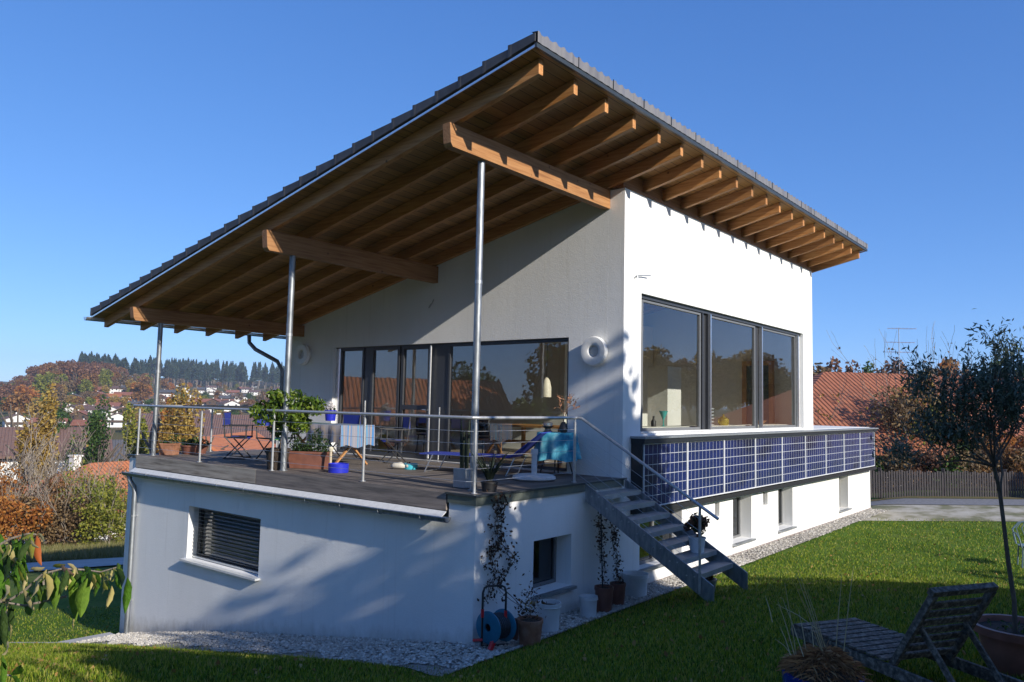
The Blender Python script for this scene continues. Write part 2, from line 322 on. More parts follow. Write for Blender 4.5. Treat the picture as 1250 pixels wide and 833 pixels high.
def copy_tree(o, parent=None):
    c = o.copy(); COL.objects.link(c)
    if parent is not None: c.parent = parent
    for ch in list(o.children): copy_tree(ch, c)
    return c
def kids_refresh(): pass
ORD = ['first', 'second', 'third', 'fourth', 'fifth', 'sixth', 'seventh', 'eighth', 'ninth', 'tenth', 'eleventh', 'twelfth']
def ordn(i): 
    return ORD[i] if i < 12 else '%d%s' % (i+1, 'th' if 10 < (i+1) % 100 < 14 else {1: 'st', 2: 'nd', 3: 'rd'}.get((i+1) % 10, 'th'))
# ================================================================== THE HOUSE
XW = 3.7; SL = .231; CR = 5.03
def Zr(y): return CR-SL*y          # rafter underside
def wallgrid(mb, ax_, t0, t1, u0, u1, z0, z1, ops):
    us = sorted({u0, u1, *[v for o in ops for v in o[:2]]}); zs = sorted({z0, z1, *[v for o in ops for v in o[2:]]})
    def solid(i, j):
        if i < 0 or j < 0 or i >= len(us)-1 or j >= len(zs)-1: return False
        cu, cz = (us[i]+us[i+1])/2, (zs[j]+zs[j+1])/2
        return not any(o[0] < cu < o[1] and o[2] < cz < o[3] for o in ops)
    def P(u, t, z): return (u, t, z) if ax_ == 'y' else (t, u, z)
    for i in range(len(us)-1):
        for j in range(len(zs)-1):
            if not solid(i, j): continue
            a, b, c, d = us[i], us[i+1], zs[j], zs[j+1]
            mb.add([P(a, t0, c), P(b, t0, c), P(b, t0, d), P(a, t0, d)], [(0, 1, 2, 3)])
            mb.add([P(a, t1, c), P(b, t1, c), P(b, t1, d), P(a, t1, d)], [(3, 2, 1, 0)])
            if not solid(i-1, j): mb.add([P(a, t0, c), P(a, t1, c), P(a, t1, d), P(a, t0, d)], [(0, 1, 2, 3)])
            if not solid(i+1, j): mb.add([P(b, t0, c), P(b, t1, c), P(b, t1, d), P(b, t0, d)], [(3, 2, 1, 0)])
            if not solid(i, j-1): mb.add([P(a, t0, c), P(b, t0, c), P(b, t1, c), P(a, t1, c)], [(3, 2, 1, 0)])
            if not solid(i, j+1): mb.add([P(a, t0, d), P(b, t0, d), P(b, t1, d), P(a, t1, d)], [(0, 1, 2, 3)])
HS = thing('house', 'white stucco house with a steep timber-lined monopitch roof over a raised wooden terrace', 'house', (XW, 0, -1.9))
# --- upper walls
A_WIN = (4.30, 12.85, .725, 3.19)
w = MB(); wallgrid(w, 'y', 0, .32, XW, 13.6, 0, 4.94, [A_WIN]); w.build('wall', 'stucco', HS)
B_OP = (1.12, 7.66, .02, 2.40)
w = MB(); wallgrid(w, 'x', XW, XW+.3, .321, 9.4, 0, 2.5, [B_OP])
w.prism([(.321, 2.5), (9.4, 2.5), (9.4, Zr(9.4)+.2), (.321, 4.941)], 0, XW, XW+.3)
w.build('wall', 'stucco', HS)
w = MB(); w.prism([(.321, 0), (9.1, 0), (9.1, Zr(9.1)+.2), (.321, 4.95)], 0, 13.3, 13.6); w.build('wall', 'stucco', HS)
w = MB(); wallgrid(w, 'y', 9.1, 9.4, XW+.31, 13.6, 0, 2.85, []); w.build('wall', 'stucco', HS)
# wall plate and blocking on the high side, thin ledge
w = MB(); w.box(XW-.0, 13.6, .03, .3, 4.962, 5.25); w.build('wall_plate', 'timber_x', HS)
w = MB(); w.box(XW-.01, 13.62, -.018, .1, 4.943, 4.961); w.build('ledge_strip', 'timber_x', HS)
# --- basement walls
FW = (4.74, 7.02, -1.76, -.81)
w = MB(); wallgrid(w, 'x', 0.0, .3, 0, 9.42, -4.2, -.36, [FW])
w.box(0, .3, 0, .47, -.359, -.12); w.box(0, .3, 9.12, 9.42, -.359, -.06)
w.build('wall', 'stucco', HS)
SW = [(1.27, 2.22, -1.5, -.74)]
w = MB(); wallgrid(w, 'y', 0, .45, .301, XW+.0, -2.6, -.12, SW); w.build('wall', 'stucco', HS)
BW = [(4.3, 5.9, -1.58, -.42), (8.28, 9.3, -1.64, -.70), (7.38, 7.6, -1.0, -.72), (10.0, 10.28, -1.0, -.70), (10.96, 11.96, -1.66, -.70)]
w = MB(); wallgrid(w, 'y', 0, .32, XW+.001, 13.44, -2.6, -.001, BW); w.build('wall', 'stucco', HS)
w = MB(); wallgrid(w, 'y', 0, .32, 13.45, 19.2, -2.6, .66, [(15.85, 16.75, -1.64, -.66)])
w.box(18.9, 19.2, .321, 7, -2.6, .66); w.box(13.61, 19.2, .0, 7, .661, .70)
w.build('wall', 'concrete', HS, label='cream panelled garage wall at the far end')
w = MB(); w.box(3, 19.23, -.03, -.002, -2.4, -1.86); w.box(-.03, -.002, -.02, .5, -2.6, -1.93); build_each(w, 'plinth', mat('reddish_plinth', [(.22, .17, .16), (.32, .27, .25)], .9, scale=6), HS)
# inner walls / floors
w = MB(); w.box(XW+.31, 13.29, .33, 9.09, -.09, .015); w.build('floor', mat('parquet', [(.30, .25, .19), (.40, .34, .27)], .4, scale=3, stretch=(1, 9, 1)), HS)
w = MB(); w.box(.31, 13.3, .46, 9.1, -.35, -.24); w.build('floor_slab', 'concrete', HS)
w = MB(); w.box(8.6, 13.25, 4.6, 4.75, .02, 3.6); w.box(7.1, 8.0, 3.2, 3.35, .02, 2.6); w.box(11.3, 12.1, 3.1, 3.7, .02, 2.3); w.box(8.6, 8.75, 4.76, 9.05, .02, 2.9)
build_each(w, 'partition', 'plaster_in', HS)
ya_, yb_, zt_d = onp(944, 480, 0, 13.2)[1], onp(906, 480, 0, 13.2)[1], onp(925, 441, 0, 13.2)[2]
w = MB(); w.box(13.18, 13.297, ya_, ya_+.12, .02, zt_d); w.box(13.18, 13.297, yb_-.12, yb_, .02, zt_d); w.box(13.18, 13.297, ya_+.12, yb_-.12, zt_d-.12, zt_d); build_each(w, 'inner_door_frame', 'twood', HS)
w = MB(); w.box(13.22, 13.295, ya_+.12, yb_-.12, .03, zt_d-.12); w.build('inner_door', flat('dusky_door', (.05, .09, .10), .3), HS)
w = MB(); w.box(1.0, 12, 5.5, 5.7, -4, -.4); w.box(.35, 13, 8.8, 8.95, -4, -.4); w.box(4.2,4.3,.5,5.4,-4,-.4); build_each(w, 'basement_partition', 'plaster_in', HS)
# --- terrace deck
w = MB(); w.box(.0, XW-.002, .0, 9.42, -.045, .0)
w.build('terrace_deck', 'deck', HS)
w = MB(); w.box(-.03, -.001, .5, 4.9, -.24, -.004); w.build('fascia_board', 'fascia', HS)
w = MB(); w.box(-.03, -.001, 4.91, 9.1, -.235, -.004); w.build('fascia_board', mat('sunlight_toned_board', [(.16, .13, .10), (.34, .30, .25), (.42, .37, .31)], .8, scale=3, stretch=(8, .5, 8), bump=.3), HS, label='lighter grey-brown fascia board')  # paler copy of the fascia colour imitates sunlight on this stretch
w = MB(); w.box(.02, .12, .48, 9.11, -.36, -.06); w.build('joist', 'cap', HS)
w = MB(); w.box(-.06, XW+.05, -.06, -.001, -.02, .006); w.box(-.06, -.001, -.0, .5, -.02, .006); w.box(-.05,-.001,9.1,9.45,-.03,.006)
build_each(w, 'edge_trim', 'cap', HS)
w = MB(); w.box(-.035, XW, -.035, -.003, -.13, -.021); w.box(-.035, -.003, -.0, .47, -.13, -.021); build_each(w, 'edge_flashing', flat('greenish_flashing', (.18, .20, .17), .4, .5), HS)
# terrace gutter (front)
w = MB(); w.prism([(-.03, -.25), (-.03, -.262), (-.13, -.33), (-.13, -.318)], 1, .49, 9.12)
w.build('drip_sheet', flat('white_coated_sheet', (.62, .63, .63), .4), HS)
def gutter(mb, p0, p1, r, n=9, open_up=True):
    p0 = np.array(p0, float); p1 = np.array(p1, float); d = p1-p0; d /= np.linalg.norm(d); side = np.cross(d, (0, 0, 1))
    V = []
    for p in (p0, p1):
        for rr in (r, r-.008):
            for k in range(n+1):
                t = math.pi*k/n; V.append(p+side*math.cos(t)*rr-np.array([0, 0, 1])*math.sin(t)*rr)
    m = n+1; Fc = []
    for k in range(n): Fc += [(k, k+1, 2*m+k+1, 2*m+k), (m+k+1, m+k, 3*m+k, 3*m+k+1), (k+1, k, m+k, m+k+1), (2*m+k, 2*m+k+1, 3*m+k+1, 3*m+k)]
    Fc += [(0, 2*m, 3*m, m), (n, m+n, 3*m+n, 2*m+n)]
    mb.add(V, Fc)
    for p, q in ((p0, d), (p1, -d)):   # end caps
        mb.add([p]+[p+side*math.cos(math.pi*k/n)*r-np.array([0, 0, 1])*math.sin(math.pi*k/n)*r for k in range(m)], [tuple(range(m+1))])
g = MB(); gutter(g, (-.155, .35, -.31), (-.155, 9.27, -.345), .065)
g.tube([(-.222, .35, -.305), (-.222, 9.27, -.34)], .011, 6)
GT = g.build('gutter', 'galv', HS, smooth='auto')
for k in range(11):
    y = .8+k*.83; b = MB(); b.tube([(-.224, y, -.295), (-.218, y, -.35), (-.19, y, -.378), (-.155, y, -.388), (-.12, y, -.376), (-.08, y, -.33)], .009, 6); b.build('bracket', 'zinc', GT)
d = MB(); d.tube([(-.155, 9.08, -.39), (-.15, 9.04, -.5), (-.09, 8.98, -.62), (-.08, 8.96, -.72), (-.08, 8.96, -3.6)], .048, 12); d.build('downpipe', 'galv', HS, smooth='auto')
d = MB()
for z in (-1.2, -2.85): d.tube([(-.08, 8.96, z), (-.08, 8.96, z+.03)], .055, 12); d.box(-.08, .0, 8.95, 8.97, z, z+.03)
build_each(d, 'pipe_clamp', 'zinc', HS)
# --- roof
RX0, RX1, RY0, RY1 = -.50, 14.30, -1.20, 10.42
def Zt(y): return Zr(y)+.207
nf = 20
for i in range(nf):
    x = -.22+i*.7722 if i < 7 else 4.41+(i-6)*.745; r = MB(); y0, y1 = -1.09, 10.36
    if i == 5: x = XW-.055
    r.prism([(y0, Zr(y0)), (y1, Zr(y1)), (y1, Zr(y1)+.2), (y0, Zr(y0)+.2)], 0, x-.045, x+.045)
    r.build('rafter', 'timber', HS, bevel=.004)
s = MB(); s.prism([(RY0+.03, Zt(RY0+.03)), (RY1, Zt(RY1)), (RY1, Zt(RY1)+.03), (RY0+.03, Zt(RY0+.03)+.03)], 0, RX0+.02, RX1-.02); s.build('soffit', 'soffit', HS)
for nm, Y, x0, h, dz in (('a', .36, -.38, .32, 0), ('b', 4.46, -.38, .34, 0), ('c', 8.86, -.42, .27, 0)):
    b = MB(); zt = Zr(Y+.07)-.003; zb = zt-h
    b.prism([(x0, zt), (x0+.03, zb+.05), (x0+.07, zb), (XW-.003, zb), (XW-.003, zt)][::-1], 1, Y-.07, Y+.07)
    b.build('roof_beam', 'timber_x', HS, bevel=.004)
for Y, X, zb, h in ((.40, .40, .36, .32), (4.46, .2, 4.46, .34), (8.86, .2, 8.86, .27)):
    zt = Zr(zb+.07)-h-.004
    p = MB(); p.tube([(X, Y, .004), (X, Y, zt)], .052 if Y < 5 else .048, 14, caps=True); p.lathe([(.075, 0), (.075, .012)], (X, Y, .0), 14)
    PO = p.build('post', 'galv', HS, smooth='auto')
    j = MB(); j.lathe([(.056, 0), (.056, .05)], (X, Y, zt*.62), 14); j.build('joint_sleeve', 'zinc', PO, smooth='auto')
# roof tiles : real courses and rolls
nyc = 28; cl = (RY1+.03-RY0)/nyc; nx = 361; wl = .178
xs = np.linspace(RX0-.02, RX1+.02, nx*2+1); ph = 2*np.pi*(xs-RX0)/wl
wave = .018*np.maximum(np.cos(ph), -.5)
rows = []
for k in range(nyc):
    ya, yb = RY0-.02+k*cl, RY0-.02+(k+1)*cl
    rows += [(ya, .10), (yb+.0, .14)]          # each course lifts at its lower edge, overlapping the next
V = []; Fc = []; n = len(xs)
for (y, h) in rows:
    z = Zt(y)+.03+h+wave; V.append(np.stack([xs, np.full(n, y), z], 1))
V.append(np.stack([xs, np.full(n, rows[-1][0]), np.full(n, Zt(rows[-1][0])+.04)], 1))
for i in range(len(rows)):
    for k in range(n-1): Fc.append((i*n+k, i*n+k+1, (i+1)*n+k+1, (i+1)*n+k))
t = MB(); t.add(np.concatenate(V), Fc)
t.build('roof_tiles', 'tile_dark', HS)
# verge tiles (stepped side faces) both sides
for xv, sgn in ((RX0-.03, 1), (RX1+.03, -1)):
    t = MB()
    for k in range(nyc):
        ya, yb = RY0-.02+k*cl, RY0-.02+(k+1)*cl
        t.prism([(ya, Zt(ya)+.045), (yb-.004, Zt(yb)+.045), (yb-.004, Zt(yb)+.19), (ya, Zt(ya)+.145)], 0, min(xv, xv+sgn*.06), max(xv, xv+sgn*.06))
        t.prism([(yb-.05, Zt(yb-.05)+.035), (yb+.0, Zt(yb)+.03), (yb+.0, Zt(yb)+.196), (yb-.05, Zt(yb)+.196)], 0, min(xv-.004*sgn, xv+sgn*.06), max(xv-.004*sgn, xv+sgn*.06))
    t.build('verge_tiles', 'tile_dark', HS)
# high-edge cap tiles: folded face with rolls
zc = Zt(RY0)+.03
yy = RY0-.055; V = np.concatenate([np.stack([xs, np.full(n, yy+.0)-wave*.25, np.full(n, zc-.0)], 1), np.stack([xs, np.full(n, yy)-wave*.25, zc+.122+wave], 1), np.stack([xs, np.full(n, yy+.10), zc+.134+wave], 1)])
c = MB(); c.add(V, [(i*n+k, i*n+k+1, (i+1)*n+k+1, (i+1)*n+k) for i in range(2) for k in range(n-1)])
c.build('cap_tiles', mat('grey_tile_face', [(.10, .10, .11), (.19, .185, .19), (.14, .14, .16)], .55, scale=2.2, stretch=(2.4, .2, .2), bump=.1, bscale=80), HS)
j = MB()
for k in range(int(15.3/.89)): j.box(RX0+.86*(k+1)-.004, RX0+.86*(k+1)+.004, yy-.012, yy, zc+.0, zc+.135)
j.box(RX0-.02, RX1+.02, yy+.01, yy+.05, zc-.06, zc-.004); j.build('cap_joint', 'cap', HS)
# drip strips
d = MB(); d.box(RX0-.02, RX1+.02, RY0-.012, RY0-.0, zc-.055, zc-.02); d.build('drip_strip', 'alu', HS)
for xx in (RX0-.025, RX1+.013):
    d = MB(); d.prism([(RY0-.012, zc-.055), (RY0-.012, zc-.025), (RY1, Zt(RY1)+.005), (RY1, Zt(RY1)-.025)], 0, xx, xx+.012); d.build('drip_strip', 'alu', HS)
g = MB(); gutter(g, (RX0-.1, RY1+.07, Zt(RY1)-.0), (RX1+.1, RY1+.07, Zt(RY1)-.03), .075); g.build('roof_gutter', 'alu', HS, smooth='auto')
d = MB(); d.tube([(3.3, RY1+.07, Zt(RY1)-.08), (3.3, RY1+.05, Zt(RY1)-.25), (3.35, RY1-.15, Zt(RY1)-.42), (3.55, 9.62, Zt(RY1)-.72), (3.62, 9.5, Zt(RY1)-.95), (3.62, 9.5, -3)], .05, 12); d.build('downpipe', 'galv', HS, smooth='auto')
# --- window of facade A (three tall panes)
def frame_rect(mb, ax_, t0, t1, u0, u1, z0, z1, w_, wb=None):
    wb = wb or w_
    def bx(a, b, c, d):
        if ax_ == 'y': mb.box(a, b, t0, t1, c, d)
        else: mb.box(t0, t1, a, b, c, d)
    bx(u0, u0+w_, z0, z1); bx(u1-w_, u1, z0, z1); bx(u0+w_, u1-w_, z1-w_, z1); bx(u0+w_, u1-w_, z0, z0+wb)
def pane(parent, ax_, t, u0, u1, z0, z1, m='glass', th=.006):
    p = MB()
    if ax_ == 'y': p.add([(u0, t, z0), (u1, t, z0), (u1, t, z1), (u0, t, z1)], [(0, 1, 2, 3)])
    else: p.add([(t, u0, z0), (t, u1, z0), (t, u1, z1), (t, u0, z1)], [(3, 2, 1, 0)])
    return p.build('pane', m, parent)
Yg = .13
for (a, b) in ((4.50, 6.92), (7.38, 9.82), (10.2, 12.55)):
    f = MB(); frame_rect(f, 'y', Yg-.03, Yg+.04, a, b,   .765, 3.12, .05); fr = f.build('window', 'frame_g', HS, bevel=.003)
    pane(fr, 'y', Yg, a+.045, b-.045, .81, 3.08)
f = MB(); f.box(4.302, 4.498, Yg-.02, Yg+.06, .765, 3.12); f.box(6.93, 7.2, Yg, Yg+.07, .765, 3.12); f.box(9.83, 10.05, Yg, Yg+.07, .765, 3.12); f.box(4.302, 12.848, Yg-.06, Yg+.09, 3.121, 3.186)
f.box(7.205, 7.24, Yg-.06, Yg+.02, .765, 3.12); f.box(6.955, 7.0, Yg-.05, Yg-.002, .765, 3.12); build_each(f, 'mullion', 'frame', HS)
f = MB()
for x in (7.25, 10.08, 12.58): f.box(x, x+.05, Yg-.09, Yg+.0, .765, 3.12)
f.box(7.302, 7.36, Yg, Yg+.05, .765, 3.12)
build_each(f, 'shade_guide_rail', 'alu', HS)
f = MB(); f.box(12.66, 12.845, Yg-.04, Yg+.06, .765, 3.12); f.box(4.302, 12.848, Yg-.07, Yg+.1, .73, .763); build_each(f, 'window_reveal', flat('light_grey_reveal', (.55, .56, .56)), HS)
# sill goods behind the glass
def small(name, label, cat, prof, c, m, n=14):
    return MB().lathe(prof, c, n).build(name, m, None, smooth='auto', org=c, label=label, cat=cat)
kt = thing('kitchen_shelf', 'pale worktop running behind the three tall kitchen panes', 'shelf', (8.5, .5, .02))
MB().box(4.35, 12.8, .33, .75, .78, .82).build('worktop', 'plaster_in', kt); MB().box(4.4, 12.7, .36, .72, .021, .779).build('cabinet', 'plaster_in', kt)
small('kettle', 'yellow brass kettle on the worktop behind the middle pane', 'kettle', [(.1, 0), (.13, .05), (.12, .14), (.05, .19), (.015, .2), (.02, .24), (.0, .25)], (9.0, .52, .822), flat('brass_yellow', (.5, .42, .06), .25, .6))
small('goblet', 'turquoise glass goblet behind the left pane', 'goblet', [(.06, 0), (.012, .02), (.012, .12), (.09, .3), (.085, .3), (.0, .14)], (6.1, .5, .822), flat('turq_glass', (.05, .4, .38), .2))
small('goblet', 'pinkish stemmed glass at the far left end of the left pane', 'goblet', [(.05, 0), (.01, .02), (.01, .2), (.08, .32), (.07, .32), (.0, .22)], (4.75, .5, .822), flat('rose_glass', (.4, .3, .28), .2))
small('jar', 'small dark bottle on the worktop left of the turquoise goblet', 'bottle', [(.05, 0), (.05, .1), (.02, .14), (.02, .2), (.0, .2)], (5.7, .5, .822), 'black')
small('fruit_bowl', 'dark bowl on the worktop behind the right pane', 'bowl', [(.05, 0), (.16, .1), (.15, .1), (.0, .02)], (11.2, .52, .822), 'twood')
ck = thing('slat_rack', 'stacked grey disc rack on the worktop in the middle pane', 'rack', (8.3, .55, .822))
for k in range(6): MB().lathe([(.11, 0), (.11, .03)], (8.3, .55, .822+.07*k), 14).build('tier', 'blind', ck)
MB().tube([(8.3, .55, .822), (8.3, .55, 1.25)], .015).build('rod', 'black', ck)
wf = thing('wall_pictures', 'tall strip of small framed prints on the white kitchen wall', 'pictures', (7.6, 3.19, 1.2))
for k in range(4): MB().box(7.45, 7.85, 3.17, 3.197, .95+.33*k, 1.22+.33*k).build('print', mat('print_%d' % k, [(.5, .5, .45), (.12, .12, .1), (.35, .3, .25)], .5, scale=14), wf)
# balustrade cap over the solar panels
w = MB(); w.box(3.94, 19.12, -.3, -.005, .655, .69); w.build('sill_cap', flat('grey_cap_sheet', (.30, .33, .35), .4, .4), HS)
w = MB(); w.box(3.97, 19.08, -.27, -.005, .572, .654); build_each(w, 'panel_rail', flat('dark_rail', (.018, .022, .026), .5), HS)
w = MB(); w.box(3.97, 19.08, -.23, -.005, -.62, -.53); w.box(3.975, 4.0, -.22, -.005, -.53, .585); w.box(19.0, 19.03, -.22, -.005, -.53, .585); build_each(w, 'panel_rail', 'black', HS)
# terrace doors in facade B  (X = 3.8)
Xg = XW+.12
f = MB(); f.box(Xg-.04, Xg+.05, 7.52, 7.655, .03, 2.38); build_each(f, 'shade_guide_rail', 'alu', HS)
def doorw(name, y0, y1, z0, z1, fw, rail=None):
    f = MB(); frame_rect(f, 'x', Xg-.04, Xg+.05, y0, y1, z0, z1, fw)
    if rail: f.box(Xg-.04, Xg+.05, y0+fw, y1-fw, rail-.05, rail+.05)
    fr = f.build(name, 'frame', HS, bevel=.003)
    if rail: pane(fr, 'x', Xg, y0+fw-.01, y1-fw+.01, rail+.045, z1-fw+.01); pane(fr, 'x', Xg, y0+fw-.01, y1-fw+.01, z0+fw-.01, rail-.045)
    else: pane(fr, 'x', Xg, y0+fw-.01, y1-fw+.01, z0+fw-.01, z1-fw+.01)
    return fr
doorw('window', 6.70, 7.515, .03, 2.38, .06)
doorw('terrace_door', 5.55, 6.46, .03, 2.38, .07)
fr = doorw('terrace_door', 4.62, 5.50, .03, 2.38, .08, 1.08)
h = MB(); h.box(Xg-.10, Xg-.05, 4.64, 4.66, 1.02, 1.05); h.box(Xg-.10, Xg-.085, 4.64, 4.78, 1.03, 1.05); h.build('handle', 'steel', fr)
doorw('window', 1.15, 4.12, .03, 2.38, .05)
f = MB(); f.box(Xg-.02, Xg+.05, 6.465, 6.695, .03, 2.38); f.box(Xg-.02, Xg+.05, 4.125, 4.615, .03, 2.38); f.box(Xg-.06, Xg+.06, 1.13, 7.65, 2.381, 2.398); f.box(Xg-.05, Xg+.02, 1.125, 1.148, .03, 2.38)
build_each(f, 'mullion', 'frame', HS)
f = MB(); f.tube([(Xg-.09, 4.57, .05), (Xg-.09, 4.57, 2.36)], .022, 8); f.tube([(Xg-.09, 4.28, .05), (Xg-.09, 4.28, 1.1)], .015, 8); f.tube([(Xg-.08, 6.56, .05), (Xg-.08, 6.56, 1.2)], .018, 8); build_each(f, 'guide_pole', 'alu', HS)
f = MB(); f.box(XW-.04, XW+.1, 1.12, 7.66, .001, .019); f.build('door_sill', 'alu', HS)
# small clips on the walls
for nm, c, pl in (('a', onp(781, 341, 1, -.03), 'y'), ('b', onp(528, 371, 0, XW-.03), 'x')):
    o = thing('cable_clip', 'thin bent wire hook high on the %s wall' % ('sunlit white' if pl == 'y' else 'shaded terrace'), 'wire hook', tuple(c))
    m = MB(); c = np.array(c)
    if pl == 'y': m.tube([c+[-.15, .03, .0], c+[-.12, -.02, .05], c+[.1, -.03, .08], c+[.3, -.05, .1]], .012, 6); m.tube([c+[-.12, -.02, .05], c+[-.12, -.03, -.1]], .01, 6)
    else: m.tube([c+[.03, .08, .0], c+[-.02, .08, -.08], c+[-.03, 0, -.02], c+[-.03, -.06, .08]], .012, 6)
    m.build('wire', 'zinc', o, smooth='auto')
# --- basement windows
def deepwin(u0, u1, z0, z1, dp, sill=True, name='window', m='glass_b', half=None, revm='window_reveal'):
    f = MB(); frame_rect(f, 'y', dp-.03, dp+.04, u0+.005, u1-.005, z0+.005, z1-.005, .05)
    if half: f.box(half-.03, half+.03, dp-.03, dp+.04, z0+.05, z1-.05)
    fr = f.build(name, 'frame_g', HS); pane(fr, 'y', dp, u0+.04, u1-.04, z0+.04, z1-.04, m)
    if sill:
        MB().box(u0-.04, u1+.04, -.09, dp-.032, z0-.045, z0-.003).build('sill', 'zinc', fr)
    return fr
deepwin(1.27, 2.22, -1.5, -.74, .30); deepwin(4.3, 5.9, -1.58, -.42, .2, half=5.1)
deepwin(8.28, 9.3, -1.64, -.70, .28); deepwin(10.96, 11.96, -1.66, -.70, .28); deepwin(15.85, 16.75, -1.64, -.66, .26)
deepwin(7.38, 7.6, -1.0, -.72, .1, False, 'vent'); deepwin(10.0, 10.28, -1.0, -.70, .1, False, 'vent')
# front window with venetian blind
f = MB(); frame_rect(f, 'x', .2, .27, 4.745, 7.015, -1.755, -.815, .06); fr = f.build('window', 'frame', HS); pane(fr, 'x', .24, 4.8, 6.96, -1.70, -.87, 'glass')
MB().box(-.10, .19, 4.68, 7.08, -1.80, -1.765).build('sill', flat('stone_sill', (.62, .63, .63), .5), fr)
b = MB()
for k in range(13):
    z = -.86-.067*k; b.add([(.09, 4.78, z+.012), (.16, 4.78, z-.012), (.16, 6.98, z-.012), (.09, 6.98, z+.012), (.09, 4.78, z+.010), (.16, 4.78, z-.014), (.16, 6.98, z-.014), (.09, 6.98, z+.010)], [(0, 1, 2, 3), (7, 6, 5, 4), (0, 3, 7, 4), (1, 5, 6, 2)])
b.box(.10, .15, 4.78, 6.98, -1.745, -1.72)
b.build('venetian_blind', 'blind', fr)
# --- wall lamps
def walllamp(c, label, r=.26):
    o = thing('wall_lamp', label, 'wall lamp', c, group='round wall lamps of the terrace')
    MB().lathe([(r*.45, -.02), (r*.9, -.02), (r*.97, -.05), (r, -.09), (r*.93, -.135), (r*.6, -.145), (r*.42, -.13), (r*.36, -.09), (r*.33, -.06), (.0, -.06)], c, 36, axis='x').build('lamp_ring', 'white', o, smooth='auto')
    MB().lathe([(r*.3, -.062), (r*.3, -.085), (0, -.09)], c, 24, axis='x').build('lamp_centre', flat('grey_disc', (.5, .5, .5)), o, smooth='auto')
walllamp((XW, .53, 2.13), 'round white ring lamp on the lit stucco right of the big terrace window')
walllamp((XW, 8.72, 2.26), 'white ring lamp in shade left of the terrace doors, partly behind a post')
# --- solar modules
def solarmat():
    m, t, o = nt('solar_cells'); b = N(t, 'ShaderNodeBsdfPrincipled'); b.inputs['Roughness'].default_value = .3; b.inputs['Specular IOR Level'].default_value = .22
    f, _ = noise(t, .55, (1, 1, 1.5), 3, coord='World'); c = ramp(t, f, [(.35, (.006, .010, .035)), (.5, (.012, .022, .10)), (.65, (.012, .022, .072))])
    tc = N(t, 'ShaderNodeTexCoord'); v = N(t, 'ShaderNodeTexVoronoi'); v.inputs['Scale'].default_value = 55; t.links.new(tc.outputs['Object'], v.inputs['Vector']); r = N(t, 'ShaderNodeMapRange'); r.inputs['To Min'].default_value = .7; r.inputs['To Max'].default_value = 1.35; t.links.new(v.outputs['Color'], r.inputs[0])
    ml = N(t, 'ShaderNodeMix', data_type='RGBA', blend_type='MULTIPLY'); ml.inputs[0].default_value = 1; t.links.new(c, ml.inputs[6]); t.links.new(r.outputs[0], ml.inputs[7]); t.links.new(ml.outputs[2], b.inputs['Base Color']); t.links.new(b.outputs[0], o.inputs[0]); return m
MT['cells'] = solarmat(); MT['panelframe'] = flat('pale_frame', (.66, .68, .70), .5); MT['grid'] = flat('cell_grid', (.50, .53, .57), .5); MT['bus'] = flat('busbars', (.16, .18, .24), .5)
SP0 = None
for k in range(9):
    x = 4.01+1.65*k
    if k == 0:
        o = thing('solar_panel', 'x', 'solar panel', (x, -.2, -.5), group='solar modules along the balustrade')
        MB().box(x+.01, x+1.64, -.215, -.19, -.49, .56).build('cells', 'cells', o)
        g = MB(); ch = 1.05/6; cw = 1.60/10
        for j in range(1, 6): g.box(x+.02, x+1.63, -.2175, -.215, -.49+ch*j-.0048, -.49+ch*j+.0048)
        for j in range(1, 10): g.box(x+.025+cw*j-.0035, x+.025+cw*j+.0035, -.2170, -.215, -.48, .55)
        g.build('cell_grid', 'grid', o)
        f = MB(); frame_rect(f, 'y', -.235, -.185, x+.003, x+1.647, -.505, .575, .020); f.build('frame', 'panelframe', o); SP0 = o
    else:
        o = copy_tree(SP0); o.location.x = x
    o['label'] = 'blue solar module on the balustrade, %s from the stairs' % ordn(k) if k not in (0, 8) else ('blue solar module nearest the stairs, half behind the stair handrail' if k == 0 else 'last blue solar module at the far end of the balustrade, over the garage wall')
# --- railing
RL = thing('terrace_railing', 'stainless steel railing with thin wire cables round the edge of the wooden terrace', 'railing', (0, 4, 0))
rp = [(.02, 9.15), (.02, 6.78), (.02, 4.52), (.02, 2.24), (.10, .12), (2.42, .1)]
for x, y in rp + [(1.7, 9.28), (3.4, 9.28)]:
    p = MB(); p.tube([(x, y, .0), (x, y, .93)], .021, 10); p.lathe([(.045, 0), (.045, .008)], (x, y, .006), 12); p.tube([(x, y, .93), (x, y, .975)], .010, 8)
    p.build('post', 'steel', RL, smooth='auto')
h = MB(); h.tube([(.02, 9.4, 1.0), (.02, .25, 1.0), (.06, .14, 1.0), (.16, .1, 1.0), (2.46, .1, 1.0)], .024, 10); h.tube([(.02, 9.28, 1.0), (3.6, 9.28, 1.0)], .024, 10); h.build('handrail', 'steel', RL, smooth='auto')
for k in range(5):
    z = .16+.165*k; c = MB(); c.tube([(.02, 9.28, z), (.02, .2, z), (.1, .12, z), (2.42, .1, z)], .003, 5); c.build('cable', 'steel', RL)
